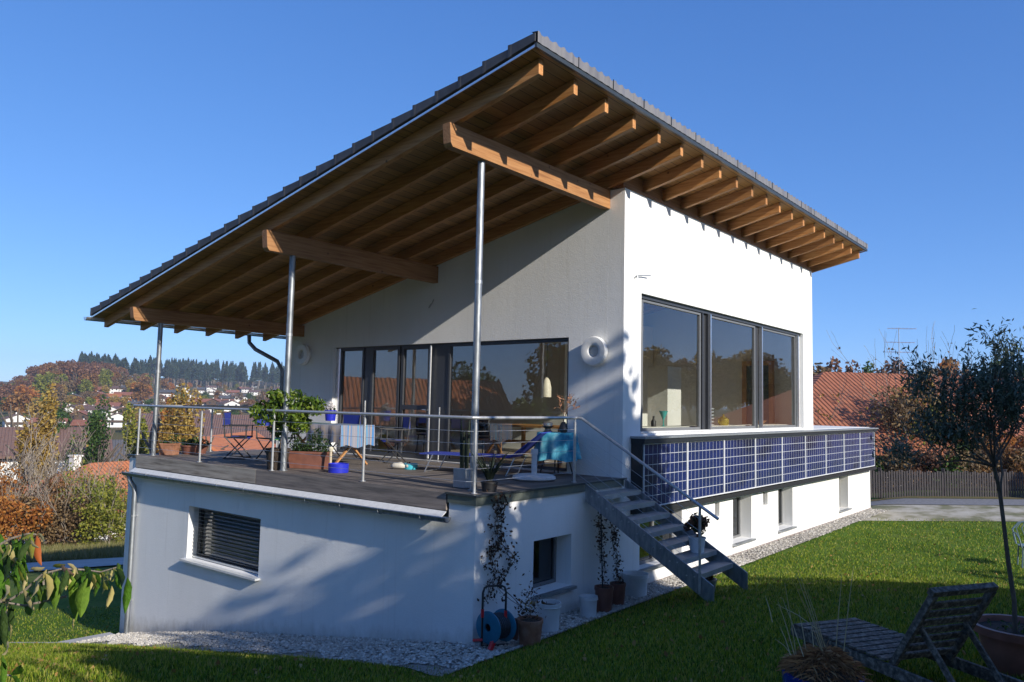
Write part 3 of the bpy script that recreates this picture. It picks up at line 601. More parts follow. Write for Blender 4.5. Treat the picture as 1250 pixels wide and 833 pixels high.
# --- stairs
ST = thing('steel_stairs', 'open galvanised steel stairs leading from the terrace down to the lawn', 'stairs', (3.1, -1, -1.9))
NT = 7; RS = .158; GO = .262; xa, xb = 2.5, 3.68
def sz(y): return y*RS/GO      # nosing line (y negative)
for x in (xa, xb):
    s = MB(); s.prism([(-.065, -.03), (-.065, -.30), (-2.95, sz(-2.95)+.0-.22), (-2.95, sz(-2.95)+.05)][::1], 0, x-.012, x+.012) if False else s.prism([(-.062, .0), (-.062, -.27), (-2.16, sz(-2.16)-.2), (-2.16, sz(-2.16)+.08)], 0, x-.012, x+.012)
    SG = s.build('stringer', 'galv', ST, bevel=.003)
    if x == xa:
        for k in range(NT):
            y = -.10-GO*k-.15
            for dy in (-.06, .06): 
                b = MB(); b.tube([(x-.03, y+dy, -RS*(k+1)+.0-.03), (x-.012, y+dy, -RS*(k+1)-.03)], .011, 6); b.build('bolt', 'steel', SG)
for k in range(NT):
    y0 = -.08-GO*k; z = -RS*(k+1)
    t = MB(); t.box(xa+.013, xb-.013, y0-.29, y0, z-.006, z); t.box(xa+.013, xb-.013, y0-.294, y0-.29, z-.07, z); t.box(xa+.013, xb-.013, y0, y0+.004, z-.05, z)
    t.build('tread', 'zinc', ST)
h = MB(); h.tube([(2.46, .1, 1.0), (2.46, .0, .99), (2.46, -2.24, -.31)], .022, 10); h.build('handrail', 'steel', ST, smooth='auto')
p = MB(); p.tube([(2.46, -1.97, -1.35), (2.46, -1.97, -.16)], .019, 10); p.build('post', 'steel', ST, smooth='auto')
for k in range(5):
    z = .16+.165*k; c = MB(); c.tube([(2.44, .1, z), (2.46, -1.97, z-1.16)], .003, 5); c.build('cable', 'steel', ST)
# ================================================================== GROUND
def meshgrid(name, X, Y, Z, m, kind='structure', wrap=False, **k):
    r, c = X.shape; v = np.stack([X, Y, Z], -1).reshape(-1, 3)
    f = [(i*c+j, i*c+j+1, (i+1)*c+j+1, (i+1)*c+j) for i in range(r-1) for j in range(c-1)]
    return MB().add(v, f).build(name, m, None, smooth=True, kind=kind, **k)
rr = np.concatenate([[0.0], np.geomspace(.8, 40, 190), np.geomspace(41.5, 7000, 110)])
aa = np.radians(np.concatenate([np.arange(-180, -14, 3), np.arange(-14, 92, .5), np.arange(92, 181, 3)]))
R_, A_ = np.meshgrid(rr, aa, indexing='ij'); X = CAM[0]+R_*np.cos(A_); Y = CAM[1]+R_*np.sin(A_)
def groundmat():
    m, t, o = nt('ground'); b = N(t, 'ShaderNodeBsdfPrincipled'); b.inputs['Roughness'].default_value = .95; b.inputs['Specular IOR Level'].default_value = .1
    f1, _ = noise(t, .9, coord='World', detail=8); f2, _ = noise(t, .03, coord='World', detail=8); f3, _ = noise(t, 14, coord='World')
    near = ramp(t, f1, [(.3, (.05, .10, .010)), (.5, (.08, .15, .015)), (.72, (.12, .17, .03))])
    n3 = ramp(t, f3, [(.3, (.55, .55, .55)), (.7, (1.2, 1.2, 1.2))])
    ml = N(t, 'ShaderNodeMix', data_type='RGBA', blend_type='MULTIPLY'); ml.inputs[0].default_value = 1; t.links.new(near, ml.inputs[6]); t.links.new(n3, ml.inputs[7])
    far = ramp(t, f2, [(.35, (.06, .08, .02)), (.5, (.12, .10, .04)), (.6, (.16, .11, .06)), (.7, (.09, .10, .03))])
    g = N(t, 'ShaderNodeNewGeometry'); d = N(t, 'ShaderNodeVectorMath', operation='DISTANCE'); d.inputs[1].default_value = (5, -3, -2); t.links.new(g.outputs['Position'], d.inputs[0])
    mr = N(t, 'ShaderNodeMapRange'); mr.inputs['From Min'].default_value = 19; mr.inputs['From Max'].default_value = 32; t.links.new(d.outputs['Value'], mr.inputs[0])
    mx = N(t, 'ShaderNodeMix', data_type='RGBA'); t.links.new(mr.outputs[0], mx.inputs[0]); t.links.new(ml.outputs[2], mx.inputs[6]); t.links.new(far, mx.inputs[7])
    t.links.new(mx.outputs[2], b.inputs['Base Color'])
    bp = N(t, 'ShaderNodeBump'); bp.inputs['Strength'].default_value = .6; bp.inputs['Distance'].default_value = .04; t.links.new(f3, bp.inputs['Height']); t.links.new(bp.outputs[0], b.inputs['Normal'])
    t.links.new(b.outputs[0], o.inputs[0]); return m
meshgrid('ground', X, Y, H(X, Y), groundmat())
def sheet(name, quad, m, off=.02, nu=30, nv=12, kind='structure', **k):
    q = np.array(quad, float); u = np.linspace(0, 1, nu)[:, None, None]; v = np.linspace(0, 1, nv)[None, :, None]
    P = (1-u)*(1-v)*q[0]+u*(1-v)*q[1]+u*v*q[2]+(1-u)*v*q[3]
    return meshgrid(name, P[..., 0], P[..., 1], H(P[..., 0], P[..., 1])+off, m, kind, **k)
sheet('gravel_strip', [(-1.15, 9.3), (-1.15, -.55), (-.0, -.55), (-.0, 9.3)], 'gravelbase', .015, 60, 8)
sheet('gravel_strip', [(.0, -.62), (19, -.5), (19, .0), (.0, .0)], 'gravelbase', .018, 80, 6)
def scatter_stones(n, fn, s0, s1, name):
    base = np.array([(1, 0, 0), (-1, 0, 0), (0, 1, 0), (0, -1, 0), (0, 0, 1), (0, 0, -1)], float)
    fc = [(0, 2, 4), (2, 1, 4), (1, 3, 4), (3, 0, 4), (2, 0, 5), (1, 2, 5), (3, 1, 5), (0, 3, 5)]
    P = fn(n); sc = RNG.uniform(s0, s1, (n, 1, 1))*RNG.uniform(.6, 1.2, (n, 1, 3))*np.array([1, 1, .6])
    th = RNG.uniform(0, 6.28, n); c, s = np.cos(th), np.sin(th); V = base[None]*sc*RNG.uniform(.75, 1.25, (n, 6, 1))
    x = V[..., 0]*c[:, None]-V[..., 1]*s[:, None]; y = V[..., 0]*s[:, None]+V[..., 1]*c[:, None]
    V = np.stack([x, y, V[..., 2]], -1)+P[:, None, :]
    F_ = (np.array(fc)[None]+6*np.arange(n)[:, None, None]).reshape(-1, 3)
    mb = MB(); mb.v = [V.reshape(-1, 3)]; mb.n = 6*n; mb.f = [tuple(q) for q in F_.tolist()]
    return mb.build(name, 'pebble', None, kind='stuff')
def g1(n):
    a = int(n*.55); ed = lambda y: -1.04-.12*np.sin(y*2.1)-.1*np.sin(y*5.3)
    y = RNG.uniform(-.6, 9.2, a); x = -RNG.uniform(.0, 1, a)*-ed(y)
    x2 = RNG.uniform(-.2, 19, n-a)**1.0; x2 = np.where(RNG.random(n-a) < .5, RNG.uniform(-.2, 8, n-a), x2); y2 = -RNG.uniform(.02, .58+.08*0, n-a)-.05*np.sin(x2*2.3)*0
    X_ = np.concatenate([x, x2]); Y_ = np.concatenate([y, y2]); return np.stack([X_, Y_, H(X_, Y_)+.025+RNG.uniform(0, .012, n)], 1)
scatter_stones(15000, g1, .013, .034, 'gravel')
# kerb of paving slabs running away from the far house corner (edge of the lower lawn)
k0 = onp(146, 764, 2, -3.4); 
kb = thing('kerb_edging', 'long straight stone edging strip from the far house corner across the shaded grass', 'kerb', (-.1, 9.45, -3.4))
for k in range(9):
    x1 = -.15-k*1.0; x0 = x1-.985; MB().bar((x0, 9.35, Hs(x0, 9.35)-.02), (x1, 9.35, Hs(x1, 9.35)-.02), .30, .12).build('slab', 'slab', kb, bevel=.01)
# garden path + meadow strip beyond
def pol(px, r): d = ray(px, 600); d = d/math.hypot(d[0], d[1]); return (CAM[0]+d[0]*r, CAM[1]+d[1]*r)
sheet('path', [pol(-60, 31.5), pol(165, 31.5), pol(165, 34.5), pol(-60, 35.5)], mat('path_slabs', [(.30, .29, .28), (.42, .41, .40)], .9, scale=2, bump=.2), .05, 24, 6)
# road, gravel drive
dv = np.array([1, -1])/math.sqrt(2); nv = np.array([1, 1])/math.sqrt(2)
F0 = (onp(1062, 608, 2, -1.95)[:2]+onp(1250, 611, 2, -1.95)[:2])/2
def rq(d0, d1, L0=-15, L1=40): return [tuple(F0+dv*L0+nv*d0), tuple(F0+dv*L1+nv*d0), tuple(F0+dv*L1+nv*d1), tuple(F0+dv*L0+nv*d1)]
sheet('gravel_drive', rq(-5.9, -2.2), 'dirt', .012, 90, 20); sheet('road', rq(-2.3, -.55), 'asphalt', .03, 90, 6)
sheet('verge', rq(-.55, .4), mat('grass_verge', [(.05, .07, .015), (.16, .10, .03)], .95, scale=3, bump=.5, bscale=30, coord='World'), .04, 90, 4)
# ------------------------------------------------------------------ lawn blades
def blades(n, fn, h0, h1, name, m='grass'):
    P = fn(n); n = len(P); th = RNG.uniform(0, 6.28, n); w = RNG.uniform(.004, .009, n)*(1+.035*np.hypot(P[:, 0]-CAM[0], P[:, 1]-CAM[1])); h = RNG.uniform(h0, h1, n)
    dx, dy = np.cos(th)*w, np.sin(th)*w; lx, ly = RNG.normal(0, .35, n)*h, RNG.normal(0, .35, n)*h
    V = np.stack([np.stack([P[:, 0]-dx, P[:, 1]-dy, P[:, 2]-.01], 1), np.stack([P[:, 0]+dx, P[:, 1]+dy, P[:, 2]-.01], 1), np.stack([P[:, 0]+lx, P[:, 1]+ly, P[:, 2]+h], 1)], 1)
    mb = MB(); mb.v = [V.reshape(-1, 3)]; mb.n = 3*n; mb.f = [tuple(q) for q in np.arange(3*n).reshape(-1, 3).tolist()]
    return mb.build(name, m, None, kind='stuff')
def lawn(n):
    px = RNG.uniform(-60, 1320, n*3); rr = np.exp(RNG.uniform(np.log(3.6), np.log(27), n*3))
    D = np.stack([px-PP[0], np.full(n*3, 60.), np.full(n*3, F)], 1) @ RM; D = D[:, :2]/np.linalg.norm(D[:, :2], axis=1)[:, None]
    x = CAM[0]+D[:, 0]*rr; y = CAM[1]+D[:, 1]*rr
    edge = -1.08-.1*np.sin(y*2.1)-.1*np.sin(y*5.3)
    ok = ((x < edge) & (y < 9.1)) | ((x < 5) & (y > 9.6) & (y < 26)) | ((y < -.62-.05*np.sin(x*2.7)) & (x < 30)); dd = (x-F0[0])*nv[0]+(y-F0[1])*nv[1]
    ok &= dd < -5.9+.5*np.sin(x*1.3+y)
    x, y = x[ok][:n], y[ok][:n]; return np.stack([x, y, H(x, y)], 1)
blades(230000, lawn, .022, .055, 'grass')
def meadow(n):
    px = RNG.uniform(-60, 175, n); r = RNG.uniform(35.5, 47, n); P = np.array([pol(a, b) for a, b in zip(px, r)]); return np.stack([P[:, 0], P[:, 1], H(P[:, 0], P[:, 1])], 1)
MT['meadow'] = leafmat('meadow_grass', [(.10, .13, .03), (.22, .20, .07), (.30, .25, .12), (.14, .17, .04)], .3, .7)
def litter(n):
    P = lawn(n); return P
L_ = lawn(1500); L_ = L_[RNG.random(len(L_)) < .8]; L_[:, 2] += .03
MT['fallen'] = leafmat('fallen_leaves', [(.20, .10, .03), (.34, .20, .06), (.42, .30, .12)], .2)
MB().leaves(L_, .055, .7, up=(0, 0, .2), jit=1).build('fallen_leaves', 'fallen', None, kind='stuff')
blades(22000, meadow, .12, .38, 'meadow_grass', 'meadow')
# ------------------------------------------------------------------ plant tools
def grow(p, d, L, r, lev, nb=3, spread=.6, up=.25, seg=4, out=None, tips=None, rs=None, wig=.12, lf=.68):
    """recursive branching: list of polylines and tip points"""
    rs = rs or random; pts = [np.array(p, float)]; d = np.array(d, float); d /= np.linalg.norm(d)
    for i in range(seg):
        d = d+np.array([rs.gauss(0, wig), rs.gauss(0, wig), rs.gauss(0, wig)+up*.08]); d /= np.linalg.norm(d); pts.append(pts[-1]+d*L/seg)
    out.append((pts, [r*(1-.5*i/seg) for i in range(seg+1)]))
    if lev == 0: tips += pts[1:]; return
    for k in range(nb):
        t = rs.uniform(.35, 1) if k else 1.0; i = min(seg, max(1, int(round(t*seg)))); q = pts[i]
        a = np.cross(d, np.array([rs.gauss(0, 1), rs.gauss(0, 1), rs.gauss(0, 1)])); a /= np.linalg.norm(a)+1e-9
        nd = d+a*spread*rs.uniform(.6, 1.3)+np.array([0, 0, up]); grow(q, nd, L*lf*rs.uniform(.8, 1.15), r*.55, lev-1, nb, spread, up, seg, out, tips, rs, wig, lf)
def wood(out, n=5, minr=0):
    mb = MB()
    for pts, rs in out: mb.tube(pts, [max(minr, q) for q in rs], n if rs[0] > .03 else 3, caps=False)
    return mb
def crown_pts(n, c, rad3, clumps=14, cr=.42, low=-1):
    """points in irregular overlapping clumps inside an ellipsoid, gaps between them"""
    C = RNG.normal(size=(clumps*3, 3)); C /= np.linalg.norm(C, axis=1)[:, None]; C *= RNG.uniform(.35, .85, (clumps*3, 1)); C = C[C[:, 2] > low][:clumps]
    k = RNG.integers(0, len(C), n); s = RNG.uniform(.6, 1.15, len(C))[k][:, None]*cr
    P = RNG.normal(size=(n, 3)); P /= np.linalg.norm(P, axis=1)[:, None]; P *= RNG.uniform(.3, 1, (n, 1))**.45
    return (C[k]+P*s)*np.array(rad3)+np.array(c)
def make_tree(name, label, cat, h, rw, nleaf, ls, m, trunk=.3, bark='bark', group=None, clumps=16, seed=0, narrow=1., cr=.42, lowcrown=.25):
    T = thing(name, label, cat, (0, 0, 0), group=group); rs = random.Random(seed); out = []; tips = []
    grow((0, 0, -.3), (0, 0, 1), h*.45, h*.028, 2, 4, .75, .35, 4, out, tips, rs)
    wood(out).build('trunk', bark, T)
    zc_ = h*(lowcrown+(1-lowcrown)/2); P = crown_pts(nleaf, (0, 0, zc_), (rw, rw, h*(1-lowcrown)/2), clumps, cr)
    MB().leaves(P, ls, .7).build('crown', m, T); return T
def make_spruce(name, label, cat, h, rw, n, bare=.35, m='l_spruce', group=None, seed=0, ls=.5):
    T = thing(name, label, cat, (0, 0, 0), group=group)
    MB().tube([(0, 0, -.5), (0, 0, h*.5), (0, 0, h*.97)], [h*.014, h*.01, h*.003], 5).build('trunk', 'bark_l', T)
    t = RNG.random(n)**.8; z = h*(bare+(1-bare)*(1-t)); z = h-(h*(1-bare))*t; lay = np.round(z/(h*.04))*(h*.04); z = .35*z+.65*lay
    r = rw*(t**.8)*RNG.uniform(.15, 1, n)**.6*(1+.25*np.sin(z*7)); th = RNG.uniform(0, 6.28, n)
    MB().leaves(np.stack([r*np.cos(th), r*np.sin(th), z-r*.25], 1), ls, .55).build('crown', m, T); return T
def place(proto, used, x, y, s=1, rz=None, z=None, sz_=None, label=None, group=None):
    o = proto if not used.get(proto.name) else copy_tree(proto); used[proto.name] = 1
    o.location = (x, y, Hs(x, y)-.05 if z is None else z); o.rotation_euler = (0, 0, random.uniform(0, 6.28) if rz is None else rz); o.scale = (s, s, sz_ or s)
    if label: o['label'] = label
    if group: o['group'] = group
    return o
USED = {}
# ------------------------------------------------------------------ trees: behind the photographer (throw the long shadows, mirrored in the glass)
def shade_tree(u, y, top, w, m, n, ls, label, kind='d', low=.1):
    u = u-.3; x = u+.15*y; g = Hs(x, y); h = top-g
    if kind == 'c': T = make_spruce('spruce', label, 'spruce', h, w, n, .05, seed=int(u*9), ls=ls)
    else: T = make_tree('garden_tree', label, 'tree', h, w, n, ls, m, seed=int(u*7+50), clumps=30, cr=.46, lowcrown=low)
    T.location = (x, y, g); return T
SH = [(-13.5, -15, 9.5, 2.6, 'l_green', 'broad green garden tree farthest left behind the photographer'), (-15.5, -8, 11.5, 3.2, 'l_green', 'tall green tree close to the left of the camera position'), (-19, -13, 13, 3.6, 'l_brown', 'tallest brown tree left of the camera position'), (-10.6, -15, 9.2, 2.0, 'l_brown', 'brown-leaved garden tree behind the photographer left of the gap'),
 (-6.2, -16, 4.6, 1.6, 'l_gold', 'low golden shrub tree standing in the gap of the row'), (-3.6, -15, 6.9, 1.7, 'l_rust', 'rust-coloured garden tree right of the gap'),
 (-1.2, -14.6, 7.3, 1.6, 'l_green', 'green tree in the middle of the row facing the terrace'), (1.0, -15.2, 7.2, 1.6, 'l_ygreen', 'yellow-green tree facing the corner of the terrace'),
 (3.5, -15, 8.7, 1.3, 'l_green', 'tall slim dark tree facing the white house corner'), (2.3, -14.5, 8.1, 1.3, 'l_brown', 'slim brown tree just left of the tall slim dark one'), (5.3, -15.3, 4.4, 1.3, 'l_rust', 'low rust shrub tree facing the stairs'),
 (7.6, -15, 3.7, 1.6, 'l_gold', 'low golden hedge tree facing the solar panels'), (10.4, -15.5, 3.0, 1.8, 'l_green', 'low green hedge tree beside the lawn'), (13.6, -15.2, 2.0, 1.8, 'l_brown', 'lowest brown hedge tree at the far end of the row')]
for i, (u, y, tp, w_, m_, lb) in enumerate(SH): shade_tree(u, y, tp, w_*1.15, m_, 5200 if u > -5 else 3000, .34, lb)
T = make_tree('garden_tree', 'x', 'tree', 9.5, 4.2, 3600, .5, 'l_gold', group='autumn woodland mirrored in the kitchen panes', seed=3, clumps=22)
T2 = make_tree('garden_tree', 'x', 'tree', 9, 4, 3600, .5, 'l_rust', group='autumn woodland mirrored in the kitchen panes', seed=5, clumps=22)
T3 = make_spruce('spruce', 'x', 'spruce', 13, 2.6, 2200, .1, group='autumn woodland mirrored in the kitchen panes', ls=.6)
spots = [(24, -24, T3, .95), (29, -27, T3, .8), (34, -26, T2, .7), (40, -30, T, .75), (46, -29, T, .85), (53, -32, T2, .8), (60, -30, T, .95), (68, -34, T, .95), (77, -33, T2, 1.), (87, -36, T, 1.1), (98, -36, T, 1.2), (110, -40, T, 1.3), (19, -24, T2, .6), (124, -42, T2, 1.4), (14, -25, T, .6)]
for i, (x, y, p, s) in enumerate(spots): place(p, USED, x, y, s, label='%s in the woodland beyond the garden, %s from its near end' % ({'T': 'golden tree'}.get('x', 'spruce' if p is T3 else 'golden autumn tree' if p is T else 'rusty autumn tree'), ordn(i)))
# trees and the orange-roofed neighbour that the terrace doors mirror (left of the photographer)
Tm = make_tree('garden_tree', 'x', 'tree', 15, 4.6, 4200, .5, 'l_brown', group='tall trees mirrored in the terrace doors', seed=8, clumps=24, lowcrown=.1)
Tn = make_tree('garden_tree', 'x', 'tree', 14, 4.2, 4200, .5, 'l_green', group='tall trees mirrored in the terrace doors', seed=9, clumps=24, lowcrown=.1)
for i, (x, y, p, s) in enumerate([(-24, 7, Tn, .95), (-27, 12, Tm, .9), (-31, 16.5, Tn, .8), (-27, 20, Tm, .72), (-30, 24.5, Tn, .75), (-21, 1.5, Tm, .9), (-45, 46, Tn, .8), (-52, 38, Tm, .8), (-38, 55, Tm, .75)]):
    place(p, USED, x, y, s, label='tall %s tree left of the garden, %s from the terrace side' % ('brown-leaved' if p is Tm else 'dark green', ordn(i)))
# ------------------------------------------------------------------ buildings
MT['roof_o'] = tilemat('orange_tiles', [(.38, .11, .04), (.48, .17, .07), (.42, .13, .05)], .3, .35)
MT['roof_r'] = tilemat('red_tiles', [(.24, .08, .045), (.33, .13, .08), (.2, .09, .06)], .3, .35)
MT['roof_big'] = tilemat('weathered_red_tiles', [(.13, .045, .025), (.34, .12, .055), (.26, .085, .04), (.42, .18, .09)], .24, .38)
MT['roof_b'] = tilemat('brown_tiles', [(.11, .06, .05), (.17, .10, .08), (.13, .09, .08)], .3, .35)
MT['roof_d'] = tilemat('grey_tiles', [(.08, .08, .085), (.13, .125, .13)], .3, .35)
MT['housewhite'] = flat('house_white', (.72, .71, .68), .85); MT['housewood'] = mat('dark_cladding', [(.05, .03, .02), (.11, .07, .045)], .85, scale=3, stretch=(8, 8, .5))
MT['darkpane'] = flat('dark_pane', (.03, .035, .04), .15)
def village_house(name, label, L, Wd, hw, pitch, rm, wood_top=True, chim=1, over=.8, group=None, balcony=True, hip=False, dorm=0):
    """gabled house, ridge along local X"""
    T = thing(name, label, 'house', (0, 0, 0), group=group); rh = Wd/2*math.tan(rad(pitch))
    w = MB(); hb = hw*(.55 if wood_top else 1); w.box(-L/2, L/2, -Wd/2, Wd/2, -3, hb)
    if wood_top:
        u = MB(); u.box(-L/2-.02, L/2+.02, -Wd/2-.02, Wd/2+.02, hb, hw); u.prism([(-Wd/2-.02, hw), (Wd/2+.02, hw), (0, hw+rh)], 0, -L/2-.02, L/2+.02); u.build('upper_wall', 'housewood', T)
    elif not hip: w.prism([(-Wd/2, hw), (Wd/2, hw), (0, hw+rh)], 0, -L/2, L/2)
    w.build('wall', 'housewhite', T)
    tn = math.tan(rad(pitch)); yo = Wd/2+over; zo = hw-over*tn+.12; zr = hw+rh+.12; xo = L/2+over
    r = MB(); th = .22
    if hip:
        hx = L/2-Wd/2*.9
        V = [(-xo, -yo, zo), (xo, -yo, zo), (xo, yo, zo), (-xo, yo, zo), (-hx, 0, zr), (hx, 0, zr)]; V += [(a, b, c-th) for a, b, c in V]
        r.add(V, [(0, 1, 5, 4), (1, 2, 5), (2, 3, 4, 5), (3, 0, 4), (1, 0, 6, 7), (2, 1, 7, 8), (3, 2, 8, 9), (0, 3, 9, 6), (6, 9, 8, 7)])
    else:
        for s in (-1, 1): r.add([(-xo, s*yo, zo), (xo, s*yo, zo), (xo, 0, zr), (-xo, 0, zr), (-xo, s*yo, zo-th), (xo, s*yo, zo-th), (xo, 0, zr-th), (-xo, 0, zr-th)], [(0, 1, 2, 3), (7, 6, 5, 4), (0, 4, 5, 1), (1, 5, 6, 2), (0, 3, 7, 4)])
    RF = r.build('roof', rm, T)
    for k in range(chim):
        x = -L*.2+k*L*.45; c = MB(); c.box(x-.27, x+.27, .5, 1.05, hw+rh-1.6, hw+rh+.55); c.box(x-.34, x+.34, .43, 1.12, hw+rh+.55, hw+rh+.65); c.build('chimney', 'concrete', RF)
    for s in (-1, 1):
        for k in range(max(2, int(L/3.2))):
            x = -L/2+L*(k+.5)/max(2, int(L/3.2))
            for z0 in ([.9] if hw < 4 else [.9, hw*.5+.9]):
                q = MB(); y = s*(Wd/2+.03); q.box(x-.6, x+.6, min(y, y+s*.04), max(y, y+s*.04), z0, z0+1.3); q.build('window', 'darkpane', T)
        for y in (-Wd/4, Wd/4):
            q = MB(); x = s*(L/2+.03); q.box(min(x, x+s*.04), max(x, x+s*.04), y-.6, y+.6, 1, 2.3); 
            if hw > 4: q.box(min(x, x+s*.04), max(x, x+s*.04), y-.6, y+.6, hw*.5+1, hw*.5+2.3)
            q.build('window', 'darkpane', T)
        if balcony and hw > 4:
            q = MB(); x = s*(L/2+.5); q.box(x-.5 if s > 0 else x-.45, x+.45 if s > 0 else x+.5, -Wd/2+.4, Wd/2-.4, hw*.5, hw*.5+.14); q.box(x+s*.42-.04, x+s*.42+.04, -Wd/2+.4, Wd/2-.4, hw*.5+.14, hw*.5+1.0); q.build('balcony', 'housewood', T)
    return T
# the orange roof that the terrace doors mirror
N0 = village_house('neighbour_house', 'orange-tiled neighbour house left of the garden, mirrored in the terrace doors', 12, 9, 4.6, 30, 'roof_o', False, 2)
N0.location = (-25, 35, -4.4); N0.rotation_euler = (0, 0, rad(35))
# big red roof beyond the fence
dep = 17.5
NR = village_house('neighbour_house', 'long house with a big red pantile roof behind the picket fence', 40, 13, 2.2, 27, 'roof_big', False, 0, 1.0, None, False, True)
b_ = F0+nv*13.2; k_ = ray(1006, 457); k_ = k_[:2]/1.0
tt = np.linalg.solve(np.array([[k_[0], -dv[0]], [k_[1], -dv[1]]]), b_-CAM[:2]); vc = b_+dv*(tt[1]+14.15); zr_ = (CAM+ray(1120, 457)*(np.dot(vc-CAM[:2], nv)/np.dot(ray(1120, 457)[:2], nv)))[2]; NR.location = (vc[0], vc[1], zr_-(2.2+6.5*math.tan(rad(27))+.12)); NR.rotation_euler = (0, 0, math.atan2(dv[1], dv[0]))
w = MB(); 
sk_ = onp(1034, 490, 0, vc[0]-4)
# roof window
an = thing('tv_antenna', 'tall roof antenna with three cross rods standing over the red pantile roof', 'antenna', (0, 0, 0))
ap = CAM+ray(1098, 452)*0; tdep = (np.dot(vc, nv)-np.dot(CAM[:2], nv))/np.dot(ray(1098, 452)[:2], nv); ap = CAM+ray(1098, 456)*tdep
an.location = tuple(ap); W[an.name] = Matrix.Translation(Vector(ap)); ppm = tdep  # metres per pixel
m_ = MB(); m_.tube([ap-[0, 0, .6], ap+[0, 0, 56*ppm]], .02, 6); m_.build('mast', 'zinc', an)
rt = np.array([r_[0], r_[1], 0]); rt /= np.linalg.norm(rt)
for z, a, b in ((55, -14, 22), (38, -16, 20), (26, -16, 16)):
    m_ = MB(); m_.tube([ap+rt*a*ppm+[0, 0, z*ppm], ap+rt*b*ppm+[0, 0, z*ppm]], .013, 5)
    for k in range(-3, 4): c = ap+rt*(a+b+k*9)/2*ppm+[0, 0, z*ppm]; q = np.array([rt[1], -rt[0], 0])*.35; m_.tube([c-q, c+q], .006, 4)
    m_.build('cross_rod', 'alu', an)
# picket fence
FE = thing('picket_fence', 'dark weathered picket fence along the far side of the road', 'fence', (F0[0], F0[1], -1.95))
fa = F0+nv*.1; pk = MB()
for k in range(-150, 260):
    c = fa+dv*k*.1; h = .98+.03*math.sin(k*1.7)+.02*math.sin(k*.31)
    a = c-dv*.032; b = c+dv*.032; n_ = nv*.012; z0 = -1.93
    V = [(*(p+q), z) for z in (z0, z0+h) for p in (a, b) for q in (-n_, n_)]; pk.add(V, [(0, 1, 3, 2), (4, 6, 7, 5), (0, 4, 5, 1), (2, 3, 7, 6), (0, 2, 6, 4), (1, 5, 7, 3)])
pk.build('pickets', 'fence', FE)
for z in (-1.6, -1.15): b = MB(); c0, c1 = fa-dv*15+nv*.04, fa+dv*26+nv*.04; b.bar((*c0, z), (*c1, z), .04, .08); b.build('rail', 'fence', FE)
for k in range(-6, 11): c = fa+dv*k*2.5+nv*.11; b = MB(); b.box(c[0]-.05, c[0]+.05, c[1]-.05, c[1]+.05, -2.1, -.85); b.build('post', 'fence', FE)
# shrubs and trees round the neighbour's garden
def bush(label, cat, c, rad3, n, ls, m, seed=0, clumps=12, name='shrub', stems=5, cr=.45, bare=0):
    T = thing(name, label, cat, tuple(c)); rs = random.Random(seed); out = []; tips = []
    for k in range(stems):
        a = rs.uniform(0, 6.28); grow(c, (math.cos(a)*.45, math.sin(a)*.45, 1), rad3[2]*(1.0+bare), .012*rad3[2]+.006, 2, 3, .6, .3, 4, out, tips, rs)
    wood(out).build('stems', 'bark_l' if bare else 'bark', T)
    P = crown_pts(n, (c[0], c[1], c[2]+rad3[2]*.85), rad3, clumps, cr); MB().leaves(P, ls, .7).build('foliage', m, T); return T
def gpos(px, py, d0): # ground under pixel column px at forward depth d0
    p = atd(px, py, d0); return (p[0], p[1], Hs(p[0], p[1]))
for i, (px, d0, r3, n, m, lb) in enumerate([
 (1092, 36, (2.1, 2.1, 2.6), 2600, 'l_brown', 'large brown autumn shrub behind the fence just right of the garage wall'),
 (1120, 37.5, (1.7, 1.7, 3.2), 2200, 'l_gold', 'tall golden shrub in front of the red pantile roof'),
 (1150, 36, (1.6, 1.6, 2.0), 1800, 'l_ygreen', 'yellow-green shrub behind the fence, left of the olive trunk'),
 (1180, 36, (1.5, 1.5, 1.5), 1600, 'l_rust', 'rust shrub behind the fence under the olive crown'),
 (1232, 36, (1.7, 1.7, 1.3), 1900, 'l_orange', 'bright orange shrub behind the fence, right of the olive trunk'),
 (1275, 36, (1.7, 1.7, 1.6), 1600, 'l_rust', 'rust-coloured shrub at the right edge behind the fence'),
 (1062, 36, (1.4, 1.4, 1.3), 1400, 'l_dred', 'low dark reddish shrub beside the garage corner')]):
    bush(lb, 'shrub', gpos(px, 560, d0), r3, n, .20, m, seed=i)
bush('loose golden shrub with few leaves in front of the red roof near the white wall', 'shrub', gpos(1026, 560, 38), (2.3, 2.0, 2.6), 700, .22, 'l_gold', seed=31, bare=.1)
